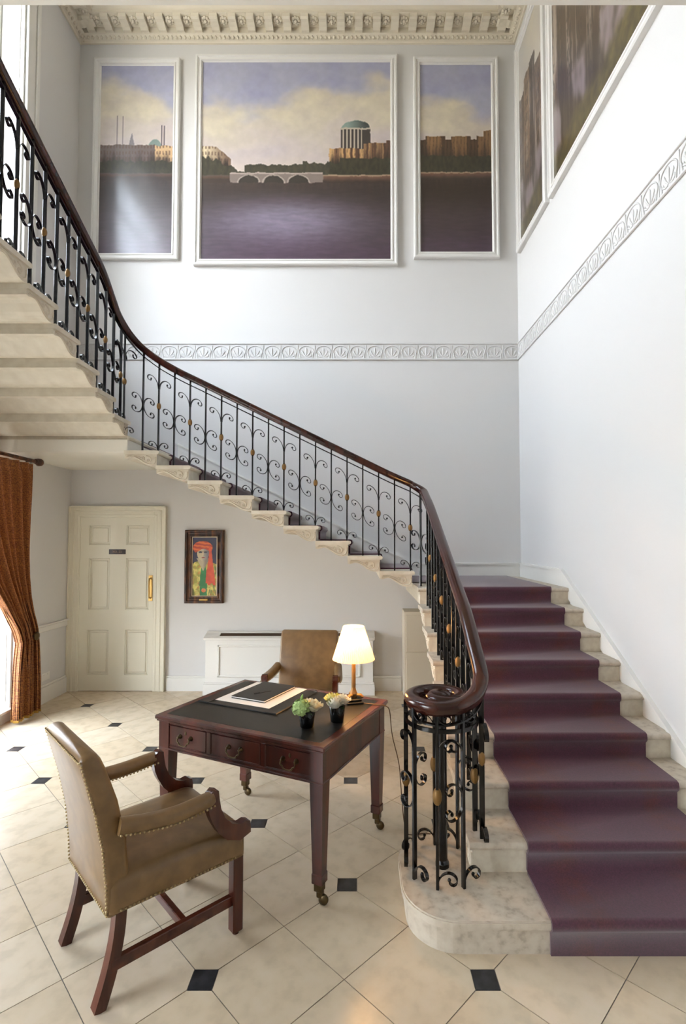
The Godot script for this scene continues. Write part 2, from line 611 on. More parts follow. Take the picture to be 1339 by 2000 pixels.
func build_cornice():
	# profile: p = distance from the wall, h = height
	var pr := [Vector2(-0.02, 7.815), Vector2(0.02, 7.815), Vector2(0.03, 7.828), Vector2(0.05, 7.833), Vector2(0.085, 7.862), Vector2(0.1, 7.865), Vector2(0.1, 7.93), Vector2(0.285, 7.93), Vector2(0.285, 7.955), Vector2(0.3, 7.96), Vector2(0.32, 7.975), Vector2(0.37, 8.01), Vector2(0.39, 8.05), Vector2(0.43, 8.06), Vector2(0.43, CEIL), Vector2(-0.02, CEIL)]
	var root := struct_node("trim_2", "deep plaster cornice with modillions, rosettes and egg mouldings")
	var st := mb()
	var runs := [[P(XL, 0, 1.95), P(XL, 0, DB), Vector3.RIGHT], [P(XL, 0, DB), P(XR, 0, DB), Vector3(0, 0, 1)], [P(XR, 0, DB), P(XR, 0, 1.95), Vector3.LEFT]]
	for r in runs:
		var along: Vector3 = (r[1] - r[0])
		var len := along.length()
		var poly := PackedVector2Array(pr)
		prism(st, poly, Transform3D(Basis(r[2], Vector3.UP, along.normalized()), r[0]), 0.0, len)
	put("moulding", st, M.plaster, root)
	# modillions with rosettes between them
	var bm := mb()
	var bp := PackedVector2Array([Vector2(0, 0), Vector2(0, -0.062), Vector2(0.03, -0.066), Vector2(0.06, -0.055), Vector2(0.11, -0.047), Vector2(0.15, -0.05), Vector2(0.172, -0.04), Vector2(0.175, 0)])
	prism(bm, bp, Transform3D(Basis(Vector3(0, 0, 1), Vector3.UP, Vector3(-1, 0, 0)), Vector3.ZERO), -0.046, 0.046)
	bm.generate_normals()
	var bmesh := bm.commit()
	var rm := mb()
	for k in 8:
		var an := TAU * k / 8
		ball(rm, Vector3(cos(an) * 0.036, -0.012, sin(an) * 0.036), Vector3(0.021, 0.016, 0.021), 6, 4)
	ball(rm, Vector3(0, -0.024, 0), Vector3(0.02, 0.02, 0.02), 8, 4)
	box(rm, Vector3(-0.056, -0.003, -0.08), Vector3(0.056, 0.01, 0.08), 0.002)
	rm.generate_normals()
	var rmesh := rm.commit()
	var eggs := mb()
	var egg2 := mb()
	for r in runs:
		var along: Vector3 = (r[1] - r[0])
		var len := along.length()
		var dir := along.normalized()
		var inw: Vector3 = r[2]
		var yaw := atan2(inw.x, inw.z)
		var count := int(round((len - 0.4) / 0.212))
		var step := (len - 0.4) / count
		for k in count + 1:
			var base: Vector3 = r[0] + dir * (0.2 + k * step) + inw * 0.1 + Vector3(0, 7.93, 0)
			var o := MeshInstance3D.new()
			o.mesh = bmesh; o.material_override = M.plaster; o.name = "modillion"
			root.add_child(o, true)
			o.position = base; o.rotation.y = yaw
			if k == count: continue
			var q := MeshInstance3D.new()
			q.mesh = rmesh; q.material_override = M.plaster; q.name = "rosette"
			root.add_child(q, true)
			q.position = base + dir * step * 0.5 + inw * 0.095; q.rotation.y = yaw
		var n := int(len / 0.053)
		for k in n:
			var at: Vector3 = r[0] + dir * (k + 0.5) * len / n
			ball(eggs, at + inw * 0.064 + Vector3(0, 7.843, 0), Vector3(0.018, 0.022, 0.018), 6, 4)
			if k % 2 == 0: ball(egg2, at + inw * 0.34 + Vector3(0, 7.985, 0), Vector3(0.022, 0.024, 0.022), 6, 4)
	for e in [eggs, egg2]:
		var o := put("egg_moulding", e, M.plaster, root)
		o.set_meta("kind", "stuff")

func build_frieze():
	var root := struct_node("trim_3", "white moulded band of palmettes running round the walls")
	var st := mb()
	var h0 := 3.915
	var h1 := 4.105
	for h in [h0, h1]:
		bx(st, XL, XR, h - 0.009, h + 0.009, DB - 0.018, DB, 0.004)
		bx(st, XR - 0.018, XR, h - 0.009, h + 0.009, 1.9, DB - 0.018, 0.004)
	bx(st, XL, XR, h0, h1, DB - 0.005, DB)
	bx(st, XR - 0.005, XR, h0, h1, 1.9, DB)
	put("fillet", st, M.wall, root)
	# one palmette, facing +z
	var pm := mb()
	var arch := PackedVector3Array()
	for k in 25:
		var t := PI * (1.16 - 1.32 * k / 24.0)
		arch.append(Vector3(cos(t) * 0.088, sin(t) * 0.068 - 0.002, 0.002))
	arch.insert(0, Vector3(-0.07, -0.085, 0.002))
	arch.append(Vector3(0.07, -0.085, 0.002))
	sweep(pm, arch, round_prof(0.0055, 6), Vector3(0, 0, 1))
	for k in [-2, -1, 0, 1, 2]:
		var an: float = PI / 2 + k * 0.5
		var dv := Vector3(cos(an), sin(an), 0)
		var sd: Vector3 = Vector3(-sin(an), cos(an), 0) * (k * 0.008)
		var l: float = [0.115, 0.098, 0.07][absi(k)]
		sweep(pm, PackedVector3Array([Vector3(0, -0.07, 0.001) + dv * 0.012, Vector3(0, -0.07, 0.001) + dv * l * 0.5 + sd, Vector3(0, -0.07, 0.001) + dv * l * 0.85 + sd, Vector3(0, -0.07, 0.001) + dv * l]), round_prof(0.009, 6, 0.006), Vector3(0, 0, 1), false, true, PackedFloat32Array([0.4, 0.8, 1.1, 0.3]))
	sweep(pm, PackedVector3Array([Vector3(0.102, -0.08, 0.001), Vector3(0.102, 0.02, 0.001), Vector3(0.102, 0.07, 0.001)]), round_prof(0.007, 6, 0.005), Vector3(0, 0, 1), false, true, PackedFloat32Array([0.4, 0.8, 1.2]))
	pm.generate_normals()
	var mesh := pm.commit()
	for k in 26:
		var x: float = XL + 0.12 + k * 0.2045
		add_motif(root, mesh, P(x, 4.01, DB - 0.006), 0.0)
	for k in 19:
		add_motif(root, mesh, P(XR - 0.006, 4.01, DB - 0.12 - k * 0.2045), -PI / 2)

func add_motif(root: Node3D, mesh: Mesh, at: Vector3, turn: float):
	var o := MeshInstance3D.new()
	o.mesh = mesh; o.material_override = M.wall; o.name = "palmette"
	root.add_child(o, true)
	o.position = at; o.rotation.y = turn

func build_openings():
	# windows in the left wall
	var labels := ["tall bright window behind the gold curtain", "low window nearer the entrance", "tall bright window above the top flight"]
	for i in WIN_LEFT.size():
		var w: Array = WIN_LEFT[i]
		var root := struct_node("window_%d" % (i + 1), labels[i])
		window_parts(root, Transform3D(Basis(Vector3(0, 0, -1), Vector3.UP, Vector3(1, 0, 0)), Vector3(XL, 0, 0)), w[0], w[1], w[2], w[3], 3 if i < 2 else 5)
	var fl := ["sash window beside the entrance"]
	for i in WIN_FRONT.size():
		var w: Array = WIN_FRONT[i]
		var root := struct_node("window_%d" % (i + 4), fl[i])
		window_parts(root, Transform3D(Basis(Vector3(-1, 0, 0), Vector3.UP, Vector3(0, 0, -1)), Vector3(0, 0, -DF)), -w[1], -w[0], w[2], w[3], 4)
	# the six-panelled door under the flight
	var root := Node3D.new()
	root.name = "door_1"
	add_child(root)
	root.position = P(-2.83, 0, DB)
	tag(root, "cream six panelled door under the stair with small number plate", "", "", "structure")
	var st := mb()
	var x0 := -0.435
	var x1 := 0.435
	var H := 2.02
	# leaf: stiles, rails, panels recessed
	var cols := [[-0.33, -0.085], [0.105, 0.375]]
	var rows := [[0.19, 0.71], [0.945, 1.545], [1.70, 1.93]]
	var xs := [x0, cols[0][0], cols[0][1], cols[1][0], cols[1][1], x1]
	for k in [0, 2, 4]: box(st, Vector3(xs[k], 0.005, 0.0), Vector3(xs[k + 1], H, 0.03), 0.0)
	var ys := [0.005, rows[0][0], rows[0][1], rows[1][0], rows[1][1], rows[2][0], rows[2][1], H]
	for c in cols:
		for k in [0, 2, 4, 6]: box(st, Vector3(c[0], ys[k], 0), Vector3(c[1], ys[k + 1], 0.03), 0.0)
	put("leaf", st, M.cream, root)
	for c in cols:
		for r in rows:
			st = mb()
			box(st, Vector3(c[0], r[0], 0.0), Vector3(c[1], r[1], 0.012), 0.0)
			box(st, Vector3(c[0] + 0.03, r[0] + 0.03, 0.012), Vector3(c[1] - 0.03, r[1] - 0.03, 0.022), 0.008)
			for q in [[c[0], r[0], c[1], r[0] + 0.014], [c[0], r[1] - 0.014, c[1], r[1]], [c[0], r[0], c[0] + 0.014, r[1]], [c[1] - 0.014, r[0], c[1], r[1]]]:
				box(st, Vector3(q[0], q[1], 0.01), Vector3(q[2], q[3], 0.025), 0.004)
			put("panel", st, M.cream, root)
	st = mb()
	for s in [[-0.572, x0], [x1, 0.572]]:
		box(st, Vector3(s[0], 0, 0), Vector3(s[1], H + 0.137, 0.045), 0.004)
	box(st, Vector3(x0, H, 0), Vector3(x1, H + 0.137, 0.045), 0.004)
	for o in [0.0, 0.05, 0.1]:
		var z: float = 0.045 + 0.012 - o * 0.09
		for s in [-1.0, 1.0]: box(st, Vector3(s * (0.572 - o), 0, 0.03), Vector3(s * (0.55 - o), H + 0.137 - o, z), 0.004)
		box(st, Vector3(-0.572 + o, H + 0.115 - o, 0.03), Vector3(0.572 - o, H + 0.137 - o, z), 0.004)
	put("architrave", st, M.cream, root)
	st = mb()
	box(st, Vector3(0.372, 1.045, 0.03), Vector3(0.42, 1.345, 0.034), 0.002)
	var hp := smooth_path([Vector3(0.396, 1.08, 0.034), Vector3(0.396, 1.09, 0.07), Vector3(0.396, 1.14, 0.08), Vector3(0.396, 1.25, 0.08), Vector3(0.396, 1.30, 0.07), Vector3(0.396, 1.31, 0.034)], 5)
	sweep(st, hp, round_prof(0.009, 8), Vector3.RIGHT)
	put("handle", st, M.brass, root).set_meta("label", "polished brass pull handle")
	st = mb()
	box(st, Vector3(-0.098, 1.592, 0.03), Vector3(0.098, 1.648, 0.036), 0.002)
	var pl := put("number_plate", st, mat(Color(0.16, 0.07, 0.035), 0.3), root)
	pl.set_meta("label", "small brown number plate")
	var tm := TextMesh.new()
	tm.text = "NO. 21"
	var sf := SystemFont.new()
	sf.font_names = PackedStringArray(["Droid Serif"])
	tm.font = sf
	tm.font_size = 32
	tm.pixel_size = 0.0011
	tm.depth = 0.002
	var te := MeshInstance3D.new()
	te.mesh = tm
	te.material_override = mat(Color(0.62, 0.48, 0.38), 0.4)
	te.name = "lettering"
	pl.add_child(te, true)
	te.position = Vector3(0, 1.62, 0.0365)

func window_parts(root: Node3D, t: Transform3D, a0: float, a1: float, h0: float, h1: float, rows: int):
	# t: x along the wall, z into the room
	var st := mb()
	var fr := 0.06
	for s in [[a0, a0 + fr], [a1 - fr, a1]]: box(st, Vector3(s[0], h0, -0.34), Vector3(s[1], h1, -0.24), 0.004, t)
	for s in [[h0, h0 + fr], [h1 - fr, h1]]: box(st, Vector3(a0 + fr, s[0], -0.34), Vector3(a1 - fr, s[1], -0.24), 0.004, t)
	for k in range(1, 3):
		var a := a0 + (a1 - a0) * k / 3.0
		box(st, Vector3(a - 0.014, h0 + fr, -0.31), Vector3(a + 0.014, h1 - fr, -0.27), 0.003, t)
	for k in range(1, rows):
		var h := h0 + (h1 - h0) * k / rows
		box(st, Vector3(a0 + fr, h - 0.014, -0.312), Vector3(a1 - fr, h + 0.014, -0.268), 0.003, t)
	put("sash", st, M.white, root)
	for i in 3:
		for k in rows:
			st = mb()
			box(st, Vector3(a0 + (a1 - a0) * i / 3.0 + 0.014, h0 + (h1 - h0) * k / rows + 0.014, -0.292), Vector3(a0 + (a1 - a0) * (i + 1) / 3.0 - 0.014, h0 + (h1 - h0) * (k + 1) / rows - 0.014, -0.288), 0.0, t)
			put("pane", st, M.glass, root)
	st = mb()
	var w := 0.17
	for s in [[a0 - w, a0], [a1, a1 + w]]:
		box(st, Vector3(s[0], h0 - (0.12 if h0 < 1 else 0.0), 0), Vector3(s[1], h1 + w, 0.03), 0.004, t)
		box(st, Vector3(s[0] + (0.0 if s[1] <= a0 else w - 0.05), h0 - (0.12 if h0 < 1 else 0.0), 0.03), Vector3(s[0] + (0.05 if s[1] <= a0 else w), h1 + w, 0.05), 0.006, t)
	box(st, Vector3(a0, h1, 0), Vector3(a1, h1 + w, 0.03), 0.004, t)
	box(st, Vector3(a0 - w, h1 + w - 0.05, 0.03), Vector3(a1 + w, h1 + w, 0.05), 0.006, t)
	put("architrave", st, M.white, root)
	# panelled shutters folded against the reveals
	for e in 2:
		st = mb()
		var aa := a0 + 0.001 if e == 0 else a1 - 0.021
		box(st, Vector3(aa, h0, -0.235), Vector3(aa + 0.02, h1, -0.002), 0.002, t)
		var s := 1.0 if e == 0 else -1.0
		var f := aa + 0.02 if e == 0 else aa
		for k in 3:
			var b0 := h0 + (h1 - h0) * k / 3.0 + 0.05
			var b1 := h0 + (h1 - h0) * (k + 1) / 3.0 - 0.05
			box(st, Vector3(f, b0, -0.2), Vector3(f + s * 0.008, b1, -0.04), 0.004, t)
		put("shutter", st, M.white, root)
	st = mb()
	box(st, Vector3(a0, h0 - 0.025, -0.4), Vector3(a1, h0, 0.03), 0.004, t)
	put("sill", st, M.white, root)

# ------------------------------------------------------------------ the staircase
func nose_profile(go: float, th: float) -> PackedVector2Array:
	var a := PackedVector2Array()
	var r := th / 2
	for k in 9:
		var t := PI / 2 + PI * k / 8
		a.append(Vector2(r + cos(t) * r, -r + sin(t) * r))
	a.append(Vector2(go + 0.03, -th))
	a.append(Vector2(go + 0.03, 0))
	return a

func body_profile(r: float) -> PackedVector2Array:
	var a := PackedVector2Array([Vector2(0.026, -0.036), Vector2(0.328, -0.036), Vector2(0.328, -0.074), Vector2(0.305, -0.078), Vector2(0.285, -0.072)])
	for p in [[0.26, 0.066], [0.235, 0.069], [0.21, 0.08], [0.185, 0.097], [0.16, 0.116], [0.135, 0.132], [0.11, 0.143], [0.085, 0.149], [0.06, 0.149], [0.04, 0.146]]: a.append(Vector2(p[0], -p[1] * r / 0.1437))
	a.append(Vector2(0.026, -r))
	return a

# one cantilevered stone step: u climbs, w runs from the open end to the wall
func make_step(parent: Node3D, t: Transform3D, w: float, r: float, tm: Material):
	var w_end := 0.0
	var s := holder("step", parent)
	var st := mb()
	prism(st, nose_profile(GO, 0.036), t, -0.018 + w_end, w)
	put("tread", st, tm, s)
	st = mb()
	prism(st, body_profile(r), t, w_end, w)
	put("bracket", st, M.carved if tm == M.stone else M.clean, s)
	# carved scroll on the open end
	st = mb()
	var c := PackedVector3Array()
	for p in volute(0.30, 9, 95, PI * 1.0, 1, 30): c.append(t * Vector3(0.125 + p.x * 0.6, -0.05 + p.y * 0.6, w_end - 0.001))
	sweep(st, c, round_prof(0.006, 6), t.basis.z)
	c = PackedVector3Array()
	for p in [[0.31, 0.062], [0.28, 0.058], [0.25, 0.055], [0.22, 0.066], [0.19, 0.083], [0.16, 0.102], [0.13, 0.12], [0.10, 0.131], [0.07, 0.134], [0.045, 0.12], [0.036, 0.095], [0.038, 0.06]]: c.append(t * Vector3(p[0], -p[1] * r / 0.1437, w_end - 0.001))
	sweep(st, c, round_prof(0.006, 6), t.basis.z)
	c = PackedVector3Array()
	for p in [[0.30, 0.047], [0.25, 0.046], [0.21, 0.055], [0.17, 0.073], [0.14, 0.09]]: c.append(t * Vector3(p[0], -p[1], w_end - 0.001))
	sweep(st, c, round_prof(0.005, 6), t.basis.z)
	for k in 5:
		var an := 0.5 + k * 1.1
		ball(st, t * Vector3(0.155 + cos(an) * 0.013, -0.074 + sin(an) * 0.012, w_end - 0.001), Vector3(0.008, 0.008, 0.006), 6, 4)
	put("scroll_carving", st, M.carved, s)

func build_staircase():
	var root := thing("staircase", "cantilevered pale stone staircase with scroll carved step ends", "staircase")
	# bottom flight; the lowest step ends in a curve round the newel
	var cur := PackedVector2Array([Vector2(XR - 0.002, N1 + 0.55), Vector2(XR - 0.002, N1)])
	var c0 := Vector2(0.435, N1 + 0.235)
	for k in 11:
		var a := -PI / 2 - PI / 2 * k / 10
		cur.append(c0 + Vector2(cos(a), sin(a)) * 0.235)
	var c1 := Vector2(0.435, N1 + 0.42)
	for k in 11:
		var a := PI - PI / 2 * k / 10
		cur.append(c1 + Vector2(cos(a), sin(a)) * 0.235)
	cur.append(Vector2(X1 + 0.3, N1 + 0.62))
	var flat := Transform3D(Basis(Vector3.RIGHT, Vector3(0, 0, -1), Vector3.UP), Vector3.ZERO)
	var s := holder("curtail_step", root)
	var st := mb()
	var inner := Geometry2D.offset_polygon(cur, -0.02)[0]
	var mid := Geometry2D.offset_polygon(cur, -0.006)[0]
	prism(st, mid, flat, R1 - 0.04, R1 - 0.033)
	prism(st, cur, flat, R1 - 0.033, R1 - 0.007)
	prism(st, mid, flat, R1 - 0.007, R1)
	put("tread", st, M.stone, s)
	st = mb()
	prism(st, inner, flat, 0.0, R1 - 0.04)
	put("riser", st, M.stone, s)
	for k in range(1, 8):
		make_step(root, Transform3D(Basis(Vector3(0, 0, -1), Vector3.UP, Vector3(1, 0, 0)), P(X1, R1 * (k + 1), N1 + GO * k)), XR - X1 - 0.002, R1, M.stone)
	# lower quarter landing
	s = holder("landing", root)
	st = mb()
	var t := Transform3D(Basis(Vector3(0, 0, -1), Vector3.UP, Vector3(1, 0, 0)), P(X1, L1, N1 + GO * 8))
	prism(st, nose_profile(DB - N1 - GO * 8 - 0.03, 0.036), t, -0.018, XR - X1 - 0.002)
	put("slab", st, M.stone, s)
	st = mb()
	bx(st, X1, XR - 0.002, L1 - 0.15, L1 - 0.036, N1 + GO * 8 + 0.026, DB - 0.002)
	put("soffit", st, M.carved, s)
	# flight along the back wall
	for k in 9:
		make_step(root, Transform3D(Basis(Vector3(-1, 0, 0), Vector3.UP, Vector3(0, 0, -1)), P(N2 - GO * k, L1 + R2 * (k + 1), D2)), DB - D2 - 0.002, R2, M.clean)
	# upper quarter landing
	s = holder("landing", root)
	st = mb()
	bx(st, XL, N2 - GO * 9, L2 - 0.036, L2, N3 - 0.03, DB - 0.002)
	for q in [[N2 - GO * 9, N2 - GO * 9 + 0.02]]: bx(st, q[0] - 0.01, q[1], L2 - 0.036, L2, D2 - 0.018, DB - 0.002, 0.014)
	put("slab", st, M.clean, s)
	st = mb()
	bx(st, XL, N2 - GO * 9 - 0.005, L2 - 0.155, L2 - 0.036, N3 - 0.05, DB)
	put("soffit", st, M.soffit, s)
	# top flight, climbing towards the entrance
	for k in 9:
		make_step(root, Transform3D(Basis(Vector3(0, 0, 1), Vector3.UP, Vector3(-1, 0, 0)), P(X3, L2 + R3 * (k + 1), N3 - GO * k)), X3 - XL - 0.002, R3, M.clean)

func carpet_run(st: SurfaceTool, n: int, rr: float, t: Transform3D, w0: float, w1: float, from_floor: bool, tail: float):
	# outline in (u, v): u climbs; v = 0 at the foot of the first riser
	var outer := PackedVector2Array()
	var e := 0.013
	for k in n:
		var u := GO * k
		var v := rr * (k + 1)
		outer.append(Vector2(u + 0.022 - e, v - rr + (0.0 if k == 0 else e)))
		outer.append(Vector2(u + 0.02 - e, v - 0.05))
		outer.append(Vector2(u - e * 0.9, v - 0.03))
		outer.append(Vector2(u - e, v - 0.014))
		outer.append(Vector2(u - e * 0.6, v + e * 0.5))
		outer.append(Vector2(u + 0.01, v + e))
	outer.append(Vector2(GO * (n - 1) + tail, rr * n + e))
	var run := 0.0
	for i in outer.size() - 1:
		var p := outer[i]
		var q := outer[i + 1]
		var l := p.distance_to(q)
		var nrm := Vector2(-(q.y - p.y), q.x - p.x)
		var hint := t.basis * Vector3(nrm.x, nrm.y, 0)
		var A := t * Vector3(p.x, p.y, w0)
		var B := t * Vector3(p.x, p.y, w1)
		var C := t * Vector3(q.x, q.y, w1)
		var D := t * Vector3(q.x, q.y, w0)
		tri(st, A, B, C, hint, 1, Vector2(0, run), Vector2(1, run), Vector2(1, run + l))
		tri(st, A, C, D, hint, 1, Vector2(0, run), Vector2(1, run + l), Vector2(0, run + l))
		for w in [w0, w1]:   # selvedge down to the stone
			var sg := t.basis * Vector3(0, 0, -1.0 if w == w0 else 1.0)
			var inn := Vector2(nrm.x, nrm.y).normalized() * -0.02
			quad(st, t * Vector3(p.x, p.y, w), t * Vector3(q.x, q.y, w), t * Vector3(q.x + inn.x, q.y + inn.y, w), t * Vector3(p.x + inn.x, p.y + inn.y, w), sg)
		run += l

func build_carpet():
	var root := thing("stair_carpet", "plum purple stair runner with rust tinted side bands", "carpet")
	var st := mb()
	carpet_run(st, 9, R1, Transform3D(Basis(Vector3(0, 0, -1), Vector3.UP, Vector3(1, 0, 0)), P(0, 0, N1)), 0.815, 1.73, true, DB - 0.03 - N1 - GO * 8)
	put("bottom_flight_runner", st, M.carpet, root)
	st = mb()
	carpet_run(st, 10, R2, Transform3D(Basis(Vector3(-1, 0, 0), Vector3.UP, Vector3(0, 0, -1)), P(N2, L1, 0)), 5.12, DB - 0.03, false, 1.0)
	tri(st, P(0.45, L1 + 0.013, 5.12), P(0.816, L1 + 0.013, 5.12), P(0.816, L1 + 0.013, DB - 0.03), Vector3.UP, -1, Vector2(0.4, 0), Vector2(0.6, 0.4), Vector2(0.6, 1))
	tri(st, P(0.45, L1 + 0.013, 5.12), P(0.816, L1 + 0.013, DB - 0.03), P(0.45, L1 + 0.013, DB - 0.03), Vector3.UP, -1, Vector2(0.4, 0), Vector2(0.6, 1), Vector2(0.4, 1))
	put("back_flight_runner", st, M.carpet, root)
	st = mb()
	carpet_run(st, 9, R3, Transform3D(Basis(Vector3(0, 0, 1), Vector3.UP, Vector3(-1, 0, 0)), P(0, L2, N3)), -X3 + 0.26, -X3 + 1.0, false, 0.28)
	put("top_flight_runner", st, M.carpet, root)

# ------------------------------------------------------------------ handrail and ironwork
var rail := PackedVector3Array()      # top centre line from the volute upwards
const VC := Vector2(0.415, 2.60)      # centre of the volute (x, d)

func rail_points():
	var cp := []
	# the scroll: inner end first
	for k in 27:
		var f := k / 26.0
		var an := -PI * 2.9 * (1.0 - f)        # ends at angle 0: the x+ side, heading away
		var r := 0.05 + 0.145 * pow(f, 0.9)
		var h := 1.0
		var rest := f * 2.9 - 2.25
		if rest > 0: h += 0.135 * pow(rest / 0.65, 2.3)
		cp.append(P(VC.x + cos(an) * r, h, VC.y + sin(an) * r))
	cp.append(P(0.609, 1.245, 2.74))
	for d in [2.93, 3.2, 3.6, 4.0, 4.35]: cp.append(P(0.608, 1.577 + 0.487 * (d - 3.342), d))
	cp.append(P(0.606, 2.165, 4.58))
	for k in 5:
		var an := PI / 2 * k / 4.0
		cp.append(P(0.476 + cos(an) * 0.13, 2.225 + 0.11 * k / 4.0, 4.73 + sin(an) * 0.13))
	for x in [0.3, 0.0, -0.4, -0.8, -1.2, -1.5, -1.7]: cp.append(P(x, 2.56 - 0.49 * x, 4.86))
	cp.append(P(-1.87, 3.488, 4.858))
	for k in 5:
		var an := PI / 2 + PI / 2 * k / 4.0
		cp.append(P(-2.0 + cos(an) * 0.25, [3.578, 3.66, 3.762, 3.872, 3.982][k], 4.605 + sin(an) * 0.25))
	for d in [4.4, 4.1, 3.8, 3.5, 3.2, 2.9, 2.6, 2.3, 2.0]: cp.append(P(-2.25, 4.142 + 0.458 * (4.416 - d), d))
	rail = smooth_path(cp, 6)

func rail_height(x: float, d: float) -> float:
	var best := 1e9
	var h := 1.0
	for i in range(90, rail.size()):
		var p := rail[i]
		var q := Vector2(p.x - x, -p.z - d).length()
		if q < best:
			best = q
			h = p.y
	return h

var iron_scroll_cache := {}

# strap-iron scroll in the plane (run, up): pts in 2D from the bar
func iron_scroll(parent: Node3D, base: Vector3, run: Vector3, slope: float, pts: PackedVector2Array, wide := 0.02):
	var st := mb()
	var n := run.cross(Vector3.UP).normalized()
	var c := PackedVector3Array()
	var sc := PackedFloat32Array()
	for p in pts: c.append(base + run * p.x + Vector3.UP * (p.y + slope * p.x))
	sweep(st, c, rect_prof(0.0048, wide), n, true)
	# bead at the eye of the scroll
	ball(st, c[c.size() - 1], Vector3.ONE * 0.009, 6, 4)
	put("scroll", st, M.iron, parent)

func baluster(root: Node3D, x: float, d: float, foot: float, run: Vector3, slope: float, kind: int):
	var b := holder("baluster", root)
	b.position = P(x, foot, d)
	var H := rail_height(x, d) - 0.045 - foot
	var st := mb()
	var yaw := atan2(-run.z, run.x)
	var t := Transform3D(Basis(Vector3.UP, yaw), Vector3.ZERO)
	box(st, Vector3(-0.006, 0, -0.0125), Vector3(0.006, H, 0.0125), 0.002, t)
	put("bar", st, M.iron, b)
	if kind == 0:
		var m := H * 0.46
		for s in [-1.0, 1.0]:
			iron_scroll(b, Vector3(0, m, 0) + run * 0.006 * s, run, slope, volute(0.235, 5.5, 75, PI / 2, -s, 20))
			iron_scroll(b, Vector3(0, m, 0) + run * 0.006 * s, run, slope, volute(0.235, 5.5, 75, -PI / 2, s, 20))
	else:
		for s in [-1.0, 1.0]:
			iron_scroll(b, Vector3(0, H - 0.27, 0) + run * 0.006 * s, run, slope, volute(0.25, 4.5, 75, PI / 2, -s, 20))
			iron_scroll(b, Vector3(0, 0.02, 0) + run * 0.006 * s, run, slope * 0.4, volute(0.2, 8, 80, PI / 2, -s, 18))
		st = mb()
		var prof := []
		for k in 9:
			var an := -PI / 2 + PI * k / 8
			prof.append(Vector2(max(cos(an), 0.12) * 0.021, sin(an) * 0.036))
		prof[0].x = 0.0
		prof[8].x = 0.0
		lathe(st, prof, 12, Transform3D(Basis(Vector3.UP, yaw) * Basis.from_scale(Vector3(1, 1, 0.85)), Vector3(0, H * 0.5, 0)))
		put("gilt_boss", st, M.gilt, b).set_meta("label", "gilded oval boss")

